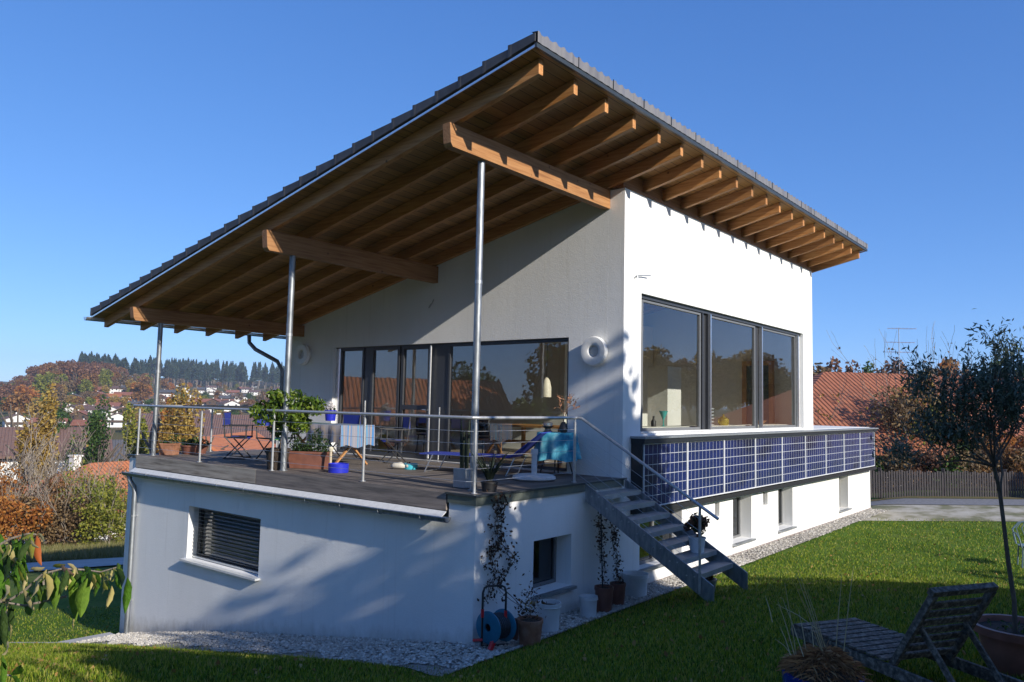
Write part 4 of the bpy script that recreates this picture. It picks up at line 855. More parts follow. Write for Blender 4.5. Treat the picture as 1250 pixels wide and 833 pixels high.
# bare branching tree above the roof
bt = gpos(1128, 560, 37); T = thing('bare_tree', 'nearly leafless tree whose thin pale twigs reach above the red roof beside the antenna', 'tree', bt); out = []; tips = []; rs = random.Random(4)
for a in (-.5, .1, .5, .9): grow(bt, (rt[0]*a, rt[1]*a, 1.1), 3.0, .05, 3, 3, .5, .35, 4, out, tips, rs, lf=.72)
wood(out, minr=.006).build('branches', 'bark_l', T); MB().leaves([tips[k] for k in range(0, len(tips), 4)], .16, .7).build('leaves', 'l_brown', T)
FR = []
for k in range(7):
    bush('dark hedge shrub behind the picket fence, %s from the garage wall' % ordn(k), 'shrub', gpos(1055+34*k, 560, 33.5+.0*k), (1.5, 1.2, 1.05), 1500, .16, ['l_green', 'l_brown', 'l_dred', 'l_green', 'l_brown', 'l_rust', 'l_brown'][k], seed=200+k)
for i, (px, d0, h, w_, m, lb) in enumerate([(1032, 95, 436, 3.2, 'l_dred', 'dark red round tree on the skyline behind the left end of the red roof'), (1086, 95, 432, 3.8, 'l_dred', 'dark red broad tree on the skyline beside the antenna'),
  (1005, 90, 447, 3.4, 'l_brown', 'brown tree on the skyline next to the white house wall'), (1060, 110, 445, 3.2, 'l_green', 'green treetop low on the skyline between the two dark red trees'),
  (1160, 85, 440, 4.0, 'l_rust', 'rusty tree on the skyline behind the olive crown'), (1150, 62, 444, 2.2, 'l_orange', 'orange-brown treetop over the red roof left of the olive crown'), (1235, 90, 438, 4.0, 'l_green', 'green tree on the skyline at the right edge')]):
    g = gpos(px, 500, d0); h = (CAM+ray(px, h)*d0/F)[2]-g[2]; T = make_tree('skyline_tree', lb, 'tree', h, w_*.75, 1500, .55, m, seed=i+70, clumps=14); g = gpos(px, 500, d0); T.location = g
# ------------------------------------------------------------------ valley on the left
def near_house(px, py, lb, args, rz, s=1, r=None, dz=0, rp=None):
    p = hit(px, py) if r is None else None
    if r is not None:
        d = ray(px, py); d = d/math.hypot(d[0], d[1]); p = CAM+d*r; p[2] = Hs(p[0], p[1])
    rh_ = args[2]+args[1]/2*math.tan(rad(args[3]))
    if rp: dz = (CAM+ray(px, rp)*r/np.linalg.norm(ray(px, rp)[:2]))[2]-rh_-p[2]
    T = village_house('village_house', lb, *args); T.location = (p[0], p[1], p[2]+dz); T.rotation_euler = (0, 0, rz); T.scale = (s, s, s); return T
va = math.atan2(nv[1], nv[0])
near_house(133, 600, 'white house with a bright orange hipped roof below the terrace corner', (10.5, 8.5, 5.2, 27, 'roof_o', False, 1, .8, None, False, True), rad(10), r=62, rp=566)
near_house(30, 590, 'long white house under a faded red-brown roof behind the bare tree', (24, 11, 5, 24, 'roof_b', False, 1, .8, None, False), rad(-22), r=70, rp=590)
near_house(22, 555, 'long low house with a dull brown roof behind the bare tree', (15, 10, 4, 24, 'roof_b', False, 2), rad(-20), r=95, rp=523)
near_house(150, 552, 'long grey-roofed hall above the orange hipped roof', (17, 10, 5.5, 20, 'roof_d', False, 3, .8, None, False), rad(-24), r=110, rp=538)
near_house(278, 560, 'house with a bright orange gable roof seen between two railing posts', (13, 10, 4.5, 32, 'roof_o', False, 0), rad(40), r=72, rp=531)
near_house(262, 545, 'dark brown farmhouse roof behind the orange gable, right of the golden tree', (18, 12, 5.5, 24, 'roof_b', True, 1), rad(-35), r=120, rp=507)
near_house(300, 530, 'wide grey-brown roof seen left of the blue canvas chair', (22, 12, 5, 22, 'roof_d', False, 1), rad(-25), r=140, rp=510)
VG = 'houses of the village in the valley'
protos = {'r': village_house('village_house', 'x', 14, 10, 5.2, 25, 'roof_r', True, 1, .9, VG), 'b': village_house('village_house', 'x', 15, 11, 5.4, 23, 'roof_b', False, 1, 1., VG),
          'd': village_house('village_house', 'x', 13, 10, 5.2, 22, 'roof_d', True, 1, .9, VG), 'o': village_house('village_house', 'x', 14, 10, 5, 27, 'roof_o', False, 1, .9, VG)}
pts = [(90, 491, 'd', 1.0), (132, 479, 'b', .9), (121, 487, 'r', .9), (138, 488, 'o', .8), (150, 487, 'r', .9), (118, 507, 'b', .9), (142, 494, 'd', .9), (82, 509, 'b', 1), (66, 507, 'r', .8), (98, 516, 'r', 1), (104, 503, 'b', .9), (132, 503, 'r', 1.), (152, 510, 'r', 1), (144, 519, 'b', 1), (160, 499, 'd', .9),
 (174, 502, 'b', .8), (192, 500, 'd', .9), (204, 483, 'd', 1), (213, 493, 'b', .9), (229, 488, 'b', .9), (226, 477, 'b', .8), (243, 478, 'd', 1), (246, 496, 'r', 1), (259, 480, 'b', 1.), (257, 475, 'b', .9), (272, 484, 'b', .9), (284, 482, 'r', 1.), (297, 477, 'r', 1.), (295, 486, 'd', .9), (311, 481, 'b', .9), (323, 490, 'r', .9), (231, 503, 'r', 1), (262, 497, 'r', 1.1), (279, 500, 'b', 1.1), (240, 512, 'b', .9), (299, 500, 'r', 1.), (315, 503, 'b', 1), (181, 513, 'r', .9), (168, 520, 'o', .8), (60, 528, 'r', 1), (20, 522, 'b', 1), (108, 528, 'r', .9), (335, 478, 'd', .9), (345, 488, 'b', .9), (210, 507, 'r', .9), (196, 488, 'r', .8), (156, 479, 'd', .7), (218, 470, 'd', .8), (270, 471, 'r', .8), (310, 472, 'b', .8)]
rs = random.Random(77)
for q in range(26): pts.append((rs.uniform(60, 345), rs.uniform(474, 512), rs.choice(['r', 'b', 'd', 'b', 'o']), rs.uniform(.75, 1)))
nm = {'r': 'red-roofed house with wooden upper floor', 'b': 'white house with a brown roof', 'd': 'grey-roofed house with wooden upper floor', 'o': 'white house with an orange roof'}
cnt = {}
for (px, py, k, s) in sorted(pts):
    p = hit(px, py+2); i = cnt.get(k, 0); cnt[k] = i+1
    place(protos[k], USED, p[0], p[1], s*.6, rz=random.choice([rad(-15), rad(75), rad(-35), rad(60)])+random.uniform(-.2, .2), z=p[2], label='%s in the village, %s such from the left' % (nm[k], ordn(i)))
# trees among the village
G1, G2, G3 = 'autumn trees scattered through the valley', 'spruces of the ridge forest', 'autumn trees covering the wooded hill'
tp = {}
for k, m, h, w_ in (('rust', 'l_rust', 11, 5), ('gold', 'l_gold', 10, 4.4), ('brown', 'l_brown', 9, 4.6), ('green', 'l_green', 9, 4.2), ('dark red', 'l_dred', 12, 5.2), ('yellow-green', 'l_ygreen', 10, 4.2), ('orange', 'l_orange', 10, 4.6)):
    tp[k] = make_tree('valley_tree', 'x', 'tree', h, w_, 900, 1.1, m, group=G1, seed=len(k), clumps=13, cr=.45, lowcrown=.12)
vt = [(30, 500, 'orange', 1.5), (20, 520, 'rust', 1.2), (52, 488, 'yellow-green', 1.5), (60, 505, 'green', 1.0), (72, 498, 'brown', 1.2), (95, 477, 'dark red', 1.5), (86, 474, 'dark red', 1.5), (110, 474, 'dark red', 1.4), (105, 484, 'yellow-green', 1.1), (40, 520, 'gold', 1.1), (12, 505, 'green', 1.2), (5, 490, 'yellow-green', 1.4),
      (166, 488, 'orange', 1.3), (172, 495, 'rust', 1.3), (160, 483, 'gold', 1.1), (175, 478, 'rust', 1.1), (180, 488, 'orange', 1.1), (150, 475, 'brown', 1.2), (140, 472, 'rust', 1.1), (120, 470, 'brown', 1.3), (195, 475, 'gold', 1.), (208, 478, 'orange', 1.), (222, 474, 'brown', 1.2), (238, 485, 'gold', .8), (222, 495, 'yellow-green', .9), (250, 488, 'green', .8), (266, 490, 'rust', .8), (275, 478, 'gold', .8), (290, 492, 'brown', .9), (305, 488, 'green', .8), (318, 496, 'brown', 1.2), (330, 482, 'brown', 1.0), (244, 469, 'orange', 1.1), (345, 470, 'orange', 1.6), (352, 474, 'orange', 1.5), (90, 498, 'green', .8), (128, 496, 'brown', .8), (76, 520, 'brown', 1.), (50, 535, 'brown', 1.), (150, 500, 'gold', .8), (188, 508, 'green', .8), (165, 530, 'gold', 1.0), (172, 525, 'yellow-green', 1.0), (110, 492, 'brown', .8), (200, 520, 'brown', .8), (285, 512, 'green', .7), (320, 515, 'gold', .8), (235, 520, 'brown', .8), (120, 520, 'green', .9), (85, 482, 'brown', 1), (255, 467, 'brown', 1.), (128, 466, 'yellow-green', 1.1), (205, 468, 'rust', 1.2), (185, 468, 'brown', 1.2)]
rs = random.Random(78)
for q in range(110): vt.append((rs.uniform(20, 350), rs.uniform(470, 522), rs.choice(['brown', 'brown', 'rust', 'gold', 'green', 'yellow-green', 'orange']), rs.uniform(.5, .85)))
cn = {}
for (px, py, k, s) in sorted(vt):
    p = hit(px, py+1); i = cn.get(k, 0); cn[k] = i+1
    place(tp[k], USED, p[0], p[1], s*.8, z=p[2], label='%s autumn tree in the valley, %s of its colour from the left' % (k, ordn(i)))
hillp = {k: tp[k] for k in ('rust', 'dark red', 'brown', 'yellow-green', 'green')}; rs = random.Random(5); cn = {}
hl = []
for q in range(250):
    px = rs.uniform(-20, 200); r = rs.uniform(430, 660); d = ray(px, 480); d = d/math.hypot(d[0], d[1]); p = CAM+d*r; 
    if px > 130 and r < 590: continue
    hl.append((px, p[0], p[1], rs.choice(['rust', 'dark red', 'dark red', 'brown', 'brown', 'yellow-green', 'green'])))
for px, x, y, k in sorted(hl):
    i = cn.get(k, 0); cn[k] = i+1; place(hillp[k], USED, x, y, rs.uniform(.65, 1.1), label='%s tree on the wooded hill, %s of its colour from the left' % (k, ordn(i)), group=G3)
SPR = [make_spruce('ridge_spruce', 'x', 'spruce', 27, 4.0, 420, .34, seed=k, ls=2.0, group=G2) for k in range(2)]
sp = []
for q in range(260):
    px = rs.uniform(95, 352); r = rs.uniform(790, 900) if px > 180 else rs.uniform(700, 800); d = ray(px, 480); d = d/math.hypot(d[0], d[1]); p = CAM+d*r; sp.append((px, p[0], p[1]))
for i, (px, x, y) in enumerate(sorted(sp)): place(SPR[i % 2], USED, x, y, rs.uniform(.7, 1.0), sz_=rs.uniform(.74, 1.02)*(.72 if px < 175 else .95), label='tall spruce with a bare pale trunk in the ridge forest, %s from the left' % ordn(i))
# far blue ridge
rp_ = []; 
for k in range(40):
    px = -500+k*40; d = ray(px, 480); d = d/math.hypot(d[0], d[1]); rp_.append((d, 62+14*math.sin(k*.9)+6*math.sin(k*2.3)))
V = [(*(CAM[:2]+d[:2]*1150), -74) for d, h in rp_]+[(*(CAM[:2]+d[:2]*3700), h) for d, h in rp_]+[(*(CAM[:2]+d[:2]*4300), -80) for d, h in rp_]
MB().add(V, [(i+40*j, i+1+40*j, i+41+40*j, i+40+40*j) for i in range(39) for j in range(2)]).build('hills', mat('far_forest', [(.02, .04, .03), (.04, .06, .04)], .95, scale=.02), None, smooth=True, kind='structure')
# ------------------------------------------------------------------ shrubs and trees just below the garden
for i, (px, py, r, r3, n, m, lb) in enumerate([
 (6, 640, 42, (1.9, 1.9, 2.0), 3900, 'l_orange', 'bright orange-red shrub at the left edge above the path'),
 (22, 640, 47, (2.2, 2.2, 2.3), 3900, 'l_rust', 'tall rust shrub behind the bright orange one'),
 (42, 650, 43, (1.9, 1.7, 1.7), 3700, 'l_brown', 'brown brushwood shrub left of centre above the path'),
 (62, 650, 44, (1.7, 1.7, 1.9), 3500, 'l_rust', 'rust and pink shrub under the bare tree'),
 (84, 655, 43, (1.6, 1.6, 1.5), 3300, 'l_brown', 'brown shrub above the path, middle of the shrub row'),
 (98, 640, 48, (2.2, 2.0, 2.4), 3500, 'l_brown', 'greyish brown twiggy shrub behind the front row'),
 (112, 650, 45, (1.8, 1.8, 2.1), 3300, 'l_ygreen', 'olive green shrub left of the white house corner'),
 (132, 655, 42, (1.6, 1.6, 1.5), 3300, 'l_ygreen', 'yellowish shrub closest to the white house corner'),
 (140, 640, 49, (2.0, 2.0, 2.3), 3100, 'l_brown', 'brown leafless-looking shrub beside the house corner'),
 (70, 620, 53, (2.6, 2.2, 2.6), 3500, 'l_ygreen', 'green shrub at the back of the shrub row')]):
    d = ray(px, py); d = d/math.hypot(d[0], d[1]); p = CAM+d*r; p[2] = Hs(p[0], p[1]); bush(lb, 'shrub', p, tuple(q*1.0 for q in r3), n, .15, m, seed=i+90, clumps=16, bare=.35 if m == 'l_brown' else .15)
def bare_tree(px, r, H_, lb, seed, m='bark_l', leaf=None, lean=0, n0=1):
    d = ray(px, 600); d = d/math.hypot(d[0], d[1]); p = CAM+d*r; p[2] = Hs(p[0], p[1]); dt = ray(px, H_); H_ = ((CAM+dt*r/math.hypot(dt[0], dt[1]))[2]-p[2])*.92; T = thing('bare_tree', lb, 'tree', tuple(p)); out = []; tips = []; rs = random.Random(seed)
    for k in range(n0): grow(p, (lean+rs.gauss(0, .1)*(n0 > 1), .05+rs.gauss(0, .25)*(n0 > 1), 1), H_*.42, H_*.011, 4, 3, .55, .32, 4, out, tips, rs, lf=.7)
    wood(out, minr=.012).build('branches', m, T)
    if leaf: MB().leaves(np.array([tips[k] for k in range(0, len(tips), leaf[1])])+RNG.normal(0, .1, (len(range(0, len(tips), leaf[1])), 3)), .2, .7).build('leaves', leaf[0], T)
bare_tree(40, 44, 492, 'tall almost leafless tree in front of the valley at the far left', 12, leaf=('l_brown', 9))
bare_tree(72, 48, 512, 'second leafless tree with upright twigs, right of the tallest one', 15, leaf=('l_gold', 14))
bare_tree(8, 48, 525, 'leafless tree at the left edge of the picture', 18, leaf=('l_brown', 6))
bare_tree(118, 50, 560, 'small bare sapling in front of the orange hipped roof', 21)
for px, py_, r, h, w_, m, lb in [(218, 560, 62, 499, 1.75, 'l_gold', 'big golden tree seen through the railing right of the first roof post'), (204, 560, 68, 503, 1.3, 'l_orange', 'orange-gold tree behind the terracotta planter'), (108, 560, 82, 508, 2.1, 'l_green', 'dark green pine in front of the grey-roofed hall'),
      (167, 560, 75, 507, 1.9, 'l_ygreen', 'yellow-green tree behind the left end of the railing'), (64, 560, 95, 502, 2.4, 'l_green', 'dark green tree left of the pine among the valley roofs'), (46, 560, 66, 506, 1.7, 'l_gold', 'golden tree behind the leafless trees')]:
    dt = ray(px, h); dt = CAM+dt*r/math.hypot(dt[0], dt[1]); h = (dt[2]-Hs(dt[0], dt[1]))*1.14
    T = make_tree('valley_tree', lb, 'tree', h, w_*.9, 6500, .26, m, seed=int(px), clumps=20, cr=.38, lowcrown=.15); d = ray(px, py_); d = d/math.hypot(d[0], d[1]); p = CAM+d*r; T.location = (p[0], p[1], Hs(p[0], p[1]))
T = make_spruce('blue_spruce', 'slim blue-green spruce right of the dark pine', 'spruce', 8, 2, 1200, .05, ls=.4); d = ray(127, 560); d = d/math.hypot(d[0], d[1]); p = CAM+d*84; T.location = (p[0], p[1], Hs(p[0], p[1]))
# ================================================================== THINGS ON THE TERRACE
FW_ = np.array([RM[2, 0], RM[2, 1], RM[2, 2]])
def depth(p): return float(np.dot(np.array(p)-CAM, FW_))
def gnd(px, py, z=None):
    if z is not None: return onp(px, py, 2, z)
    d = ray(px, py); t_ = .002
    while t_ < .1:
        p = CAM+d*t_
        if p[2] < Hs(p[0], p[1])+.02: return p
        t_ += .00002
    return p
def ppm_(p): return F/depth(p)
def pot(name, label, cat, px, py, wpx, hpx, m, z=None, soil='soil', taper=.78, lip=.06, n=24, group=None, fill=.88):
    c = gnd(px, py, z); k = ppm_(c); r = wpx/2/k; h = hpx/k*1.0; c = c+np.array([FW_[0], FW_[1], 0])*r*taper*.9
    if z is None: c[2] = Hs(c[0], c[1])+.02
    T = thing(name, label, cat, tuple(c), group=group)
    MB().lathe([(0, .0), (r*taper, 0), (r*.94, h*(1-lip*2.2)), (r*1.0, h*(1-lip*2.2)), (r, h), (r*.9, h), (r*.86, h*fill-.005), (0, h*fill-.01)], c, n).build('pot', m, T, smooth='auto')
    if soil: MB().lathe([(0, 0), (r*.868, 0), (r*.5, .02), (0, .025)][1:], c+[0, 0, h*fill], n).build('soil', soil, T)
    return T, c, r, h
def tuft(T, c, rad3, n, ls, m, asp=.5, up=None, nm='foliage', clumps=8, cr=.5):
    return MB().leaves(crown_pts(n, c, rad3, clumps, cr), ls, asp, up).build(nm, m, T)
def chair(label, x, y, rz, seat='blue'):
    T = thing('director_chair', label, 'chair', (x, y, 0), rz, 'folding canvas chairs round the terrace table'); w_, s = .27, .43
    R_ = W[T.name]
    def P(a, b, c): return np.array(R_ @ Vector((a, b, c)))
    for sd in (-w_, w_):
        f = MB(); f.tube([P(-.22, sd, .01), P(.2, sd, .01)], .014, 6); f.tube([P(-.2, sd, .01), P(.2, sd, s)], .013, 6); f.tube([P(.2, sd, .01), P(-.2, sd, s)], .013, 6)
        f.tube([P(-.2, sd, s-.02), P(-.25, sd, .92)], .014, 6); f.tube([P(.2, sd, s-.03), P(.2, sd, .64)], .013, 6); f.tube([P(-.22, sd, s), P(.22, sd, s)], .013, 6); f.build('side_frame', 'black', T)
        a = MB(); a.bar(P(-.26, sd, .65), P(.24, sd, .65), .05, .02); a.build('armrest', 'twood' if seat != 'blue' else 'black', T)
    q = MB()
    ns = 7
    V = [P(a, -w_+2*w_*k/ns, s-.03*math.sin(math.pi*k/ns)-dz) for dz in (0, .008) for a in (-.2, .2) for k in range(ns+1)]; n1 = ns+1
    Fq = [(k, k+1, n1+k+1, n1+k) for k in range(ns)]+[(2*n1+n1+k, 2*n1+n1+k+1, 2*n1+k+1, 2*n1+k) for k in range(ns)]+[(n1+k, n1+k+1, 3*n1+k+1, 3*n1+k) for k in range(ns)]+[(k+1, k, 2*n1+k, 2*n1+k+1) for k in range(ns)]
    q.add(V, Fq).build('seat', 'green_pl' if seat == 'lime' else 'blue', T)
    b = MB(); b.prism([(0, 0)]*0 or [(-w_-.01, .66), (w_+.01, .66), (w_+.01, .9), (-w_-.01, .9)], 0, -.25, -.235); 
    b.v = [np.array([P(*p) for p in b.v[0]])]; b.build('backrest', 'blue', T); return T
chair('blue canvas folding chair at the far left of the terrace table', 1.13, 7.3, rad(-45))
chair('canvas folding chair with a lime seat pad behind the citrus bush', 1.45, 6.55, rad(-80), 'lime')
chair('blue canvas folding chair at the right end of the terrace table', 2.95, 4.75, rad(150))
chair('blue canvas folding chair standing behind the terrace table against the door', 2.75, 6.1, rad(180))
TB = thing('terrace_table', 'trestle table with a striped blue cloth hanging over its front', 'table', (1.75, 5.2, 0))
tx0, tx1, ty0, ty1 = 1.35, 2.15, 4.45, 6.2
MB().box(tx0, tx1, ty0, ty1, .71, .74).build('tabletop', flat('green_board', (.03, .12, .07)), TB)
for y in (ty0+.15, ty1-.15):
    for a, b in ((tx0+.03, tx1-.05), (tx1-.03, tx0+.05)):
        MB().bar((a, y+(.02 if a < b else -.02), .01), (b, y+(.02 if a < b else -.02), .70), .045, .03).build('leg', 'twood', TB)
def clothmat():
    m, t, o = nt('tablecloth_stripes'); b = N(t, 'ShaderNodeBsdfPrincipled'); b.inputs['Roughness'].default_value = .9
    g = N(t, 'ShaderNodeNewGeometry'); sp = N(t, 'ShaderNodeSeparateXYZ'); t.links.new(g.outputs['Position'], sp.inputs[0]); w_ = N(t, 'ShaderNodeTexNoise', noise_dimensions='1D'); w_.inputs['Scale'].default_value = 14
    t.links.new(sp.outputs[0], w_.inputs['W']); t.links.new(ramp(t, w_.outputs['Fac'], [(.3, (.26, .25, .25)), (.42, (.06, .16, .36)), (.52, (.34, .28, .24)), (.6, (.05, .18, .42)), (.7, (.10, .3, .45))]), b.inputs['Base Color']); t.links.new(b.outputs[0], o.inputs[0]); return m
c = MB(); cy1 = 5.4; nn = 16
prof = [(tx0-.03, .42), (tx0-.02, .60), (tx0-.015, .745), (tx1+.015, .747), (tx1+.03, .40)]
V = []
for k in range(nn+1):
    y = ty0-.02+(cy1-ty0+.02)*k/nn
    for i, (x, z) in enumerate(prof): V.append((x+(.018*math.sin(k*1.3+i) if i in (0, 1, 4) else 0), y, z+(.02*math.sin(k*.9) if i in (0, 4) else 0)))
c.add(V, [(k*5+i, k*5+i+1, k*5+i+6, k*5+i+5) for k in range(nn) for i in range(4)])
V = [];
for k in range(13):
    x = tx0+(tx1-tx0)*k/12; V += [(x, ty0-.022, .746), (x, ty0-.03-.012*math.sin(k*1.6), .6), (x, ty0-.035-.02*math.sin(k*1.6), .36+.03*math.sin(k*.8))]
c.add(V, [(k*3+i, k*3+i+1, k*3+i+4, k*3+i+3) for k in range(12) for i in range(2)])
c.build('tablecloth', clothmat(), None, smooth=True, org=(1.75, 4.9, .745), label='striped blue and sand tablecloth draped over the near half of the trestle table', cat='tablecloth', mods=None)
T, c, r, h = pot('flower_pot', 'cobalt blue pot of white flowers standing on the trestle table', 'flower pot', 402, 514, 15, 13, 'blue_pl', z=.75)
tuft(T, c+[0, 0, h+.06], (.1, .1, .09), 160, .05, 'flower', .9, nm='flowers'); tuft(T, c+[0, 0, h+.02], (.1, .1, .05), 80, .05, 'dkleaf')
T, c, r, h = pot('potted_citrus', 'big glossy citrus bush in a brown tub behind the second roof post', 'potted plant', 335, 574, 30, 26, 'soil', z=0)
out = []; tips = []; rs = random.Random(2); grow(c+[0, 0, h-.05], (.0, .0, 1), .5, .03, 2, 4, .8, .3, 3, out, tips, rs); wood(out).build('stems', 'bark', T)
tuft(T, c+np.array([.12, -.12, .98]), (.66, .66, .50), 2400, .105, 'citrus', .5, clumps=22, cr=.33)
def trough(label, p, L, Wd, h, rz, m='plast_terra', plants='dkleaf', ph=.3, n=700, cat='planter'):
    T = thing('window_box', label, cat, (p[0], p[1], 0), rz); R_ = W[T.name]
    b = MB(); V = []
    for z, k in ((0.004, .86), (h*.86, .97), (h*.86, 1.03), (h, 1.03), (h, .93), (h-.03, .92)): V += [tuple(R_ @ Vector((sx*L/2*k, sy*Wd/2*k, z))) for sx, sy in ((-1, -1), (1, -1), (1, 1), (-1, 1))]
    b.add(V, [(4*i+j, 4*i+(j+1) % 4, 4*i+4+(j+1) % 4, 4*i+4+j) for i in range(5) for j in range(4)]+[(3, 2, 1, 0)]); b.build('box', m, T, bevel=.006)
    s = MB(); s.add([tuple(R_ @ Vector((sx*L/2*.92, sy*Wd/2*.92, h-.035))) for sx, sy in ((-1, -1), (1, -1), (1, 1), (-1, 1))], [(0, 1, 2, 3)]); s.build('soil', 'soil', T)
    if plants: 
        P = RNG.uniform(-1, 1, (n, 3))*[L*.46, Wd*.5, ph/2]; P[:, 2] += ph/2; P[:, 2] *= (.7+.4*np.sin(P[:, 0]*13)); P = P @ np.array(R_.to_3x3()).T+np.array([p[0], p[1], h]); MB().leaves(P, .06, .5).build('foliage', plants, T)
    return T
imr = math.atan2(-.78, .62)
q = gnd(375, 573, 0); trough('brown plastic trough of dark herbs between the second post and the blue bowl', q+np.array([.12, .1, 0]), .72, .3, .3, rad(-62), n=900, ph=.36)
q = gnd(203, 556, 0); trough('sunlit terracotta box planter beside the first roof post', q+np.array([.1, .08, 0]), .34, .26, .24, rad(-60), m='terracotta', n=90, ph=.18)
T, c, r, h = pot('shallow_bowl_planter', 'low dark bowl of trailing plants next to the terracotta box planter', 'planter', 232, 555, 34, 11, 'plast_terra', z=0); tuft(T, c+[0, 0, h+.05], (r*1.0, r*1.0, .13), 420, .07, 'dkleaf'); tuft(T, c+[0, 0, h+.05], (r*.8, r*.8, .16), 60, .07, 'citrus', nm='pale_leaves')
def open_bowl(name, label, cat, px, py, w_, h_, m, z=0, taper=.9, inside=None, **k):
    c = gnd(px, py, z); kk = ppm_(c); r = w_/2/kk; h = h_/kk
    return MB().lathe([(0, .003), (r*taper, .003), (r, h), (r*.93, h), (r*taper*.9, .02), (0, .02)], c, 24).build(name, m, None, smooth='auto', org=tuple(c), label=label, cat=cat)
open_bowl('water_bowl', 'round cobalt blue plastic tub at the front of the deck', 'tub', 413, 577, 25, 11, 'blue_pl', taper=.97)
open_bowl('pet_bowl', 'small bright turquoise bowl on the deck by the blue lounger', 'bowl', 501, 573, 18, 7, 'teal_pl')
c = gnd(485, 573, 0); T = thing('plush_toy', 'small scruffy white plush animal lying beside the turquoise bowl', 'plush toy', tuple(c))
m_ = MB(); m_.tube([c+[.09, -.12, .05], c+[.04, -.05, .07], c+[-.02, .06, .06], c+[-.04, .12, .05]], [.03, .06, .055, .02], 10)
m_.build('body', flat('plush', (.55, .52, .45), .95), T, smooth=True); MB().lathe([(0, -.05), (.04, -.03), (.05, 0), (.035, .04), (0, .05)], c+[.1, -.16, .07], 10).build('head', flat('plush_d', (.5, .47, .42), .95), T, smooth=True)
for s in (-1, 1): MB().leaves([c+[.1+.03*s, -.17, .12]], .05, .8).build('ear', 'dry', T)
c = gnd(403, 575, 0); T = thing('garden_torch', 'slim pale wooden stake torch standing before the trestle table', 'torch', tuple(c)); MB().tube([c, c+[0, 0, .33]], .022, 8).build('stake', flat('pale_wood', (.5, .42, .3)), T); MB().lathe([(.03, 0), (.045, .05), (.03, .07), (0, .07)], c+[0, 0, .33], 10).build('cup', flat('cream', (.6, .55, .42)), T)
# parasol base
c = np.array([2.25, .75, .0]); T = thing('parasol_base', 'round grey-white parasol foot with an empty upright tube at the terrace corner', 'parasol base', tuple(c))
MB().lathe([(.31, .003), (.345, .03), (.34, .065), (.28, .09), (.08, .10), (0, .10)], c, 32).build('base_plate', 'umb', T, smooth='auto'); MB().lathe([(.045, .10), (.045, .40), (.056, .405), (.056, .48), (.045, .49), (.0, .49)], c, 16).build('tube', 'umb', T, smooth='auto')
# zinc tub with cacti
c = gnd(566, 596, 0)+np.array([.06, .05, 0]); T = thing('potted_cactus', 'tall dark column cacti in a square zinc tub left of the corner post', 'potted plant', tuple(c))
MB().box(c[0]-.11, c[0]+.11, c[1]-.11, c[1]+.11, .004, .27).build('tub', 'zinc', T, bevel=.006)
for k, (dx, dy, h) in enumerate([(-.04, .03, .78), (.04, -.02, .7), (.02, .05, .55), (-.03, -.05, .5)]): MB().tube([c+[dx, dy, .25], c+[dx*1.2, dy, .25+h*.5], c+[dx*1.5, dy, .25+h]], [.017, .02, .010], 7).build('stem', 'cactus', T)
T, c, r, h = pot('potted_succulent', 'low dark pot of spiky leaves right of the corner post', 'potted plant', 597, 601, 22, 12, 'black', z=0)
m_ = MB()
for k in range(26):
    a = k*2.4; L = .3+.12*(k % 3); d = np.array([math.cos(a)*.5, math.sin(a)*.5, 1]); m_.tube([c+[0, 0, h*.8], c+[0, 0, h*.8]+d*L*.5, c+[0, 0, h*.8]+d*L*.8+[math.cos(a)*.06, math.sin(a)*.06, 0]], [.016, .012, .002], 4)
m_.build('foliage', 'cactus', T)
# blue sun lounger
T = thing('sun_lounger', 'navy blue folding sun lounger with its back raised, in front of the big terrace window', 'sun lounger', (2.9, 3.0, 0)); a = gnd(512, 553, .32); b = gnd(621, 558, .32); d = (b-a); d[2] = 0; L = np.linalg.norm(d); d /= L; sd = np.array([-d[1], d[0], 0]); sd = sd if sd[0] > 0 else -sd; wv = sd*.6
bk = b+d*.55+[0, 0, .42]
def slab4(mb, p, q, w_, th=.02): u = np.array([0, 0, th]); mb.add([p, q, q+w_, p+w_, p-u, q-u, q+w_-u, p+w_-u], [(0, 1, 2, 3), (7, 6, 5, 4), (0, 4, 5, 1), (1, 5, 6, 2), (2, 6, 7, 3), (3, 7, 4, 0)])
m_ = MB(); slab4(m_, a, b, wv); m_.build('seat', 'blue', T); m_ = MB(); slab4(m_, b+d*.01, bk, wv); m_.build('backrest', 'blue', T)
for p in (a+d*.25, b+d*.1):
    m_ = MB(); u = d*.14; m_.tube([p+[0, 0, -.02], p-u+[0, 0, -.31], p-u+wv+[0, 0, -.31], p+wv+[0, 0, -.02]], .011, 6); m_.build('leg', 'alu', T)
# round table, cloth, things on it
c = np.array([3.24, 1.02, 0]); T = thing('round_table', 'small round table hidden under a turquoise cloth by the white wall', 'table', tuple(c))
MB().lathe([(0, .70), (.33, .70), (.33, .72), (0, .72)], c, 28).build('tabletop', 'twood', T)
for k in range(4):
    a = k*math.pi/2+.5; MB().tube([c+[math.cos(a)*.1, math.sin(a)*.1, .7], c+[math.cos(a)*.28, math.sin(a)*.28, .02]], .013, 6).build('leg', 'black', T)
def turq():
    m, t, o = nt('turquoise_cloth'); b = N(t, 'ShaderNodeBsdfPrincipled'); b.inputs['Roughness'].default_value = .85; f, _ = noise(t, 5, (1, 1, .7), 7, 'World')
    c_ = ramp(t, f, [(.35, (.01, .10, .22)), (.47, (.03, .28, .42)), (.6, (.15, .5, .6)), (.7, (.35, .62, .66))]); t.links.new(c_, b.inputs['Base Color']); t.links.new(b.outputs[0], o.inputs[0]); return m
V = []; nn = 72
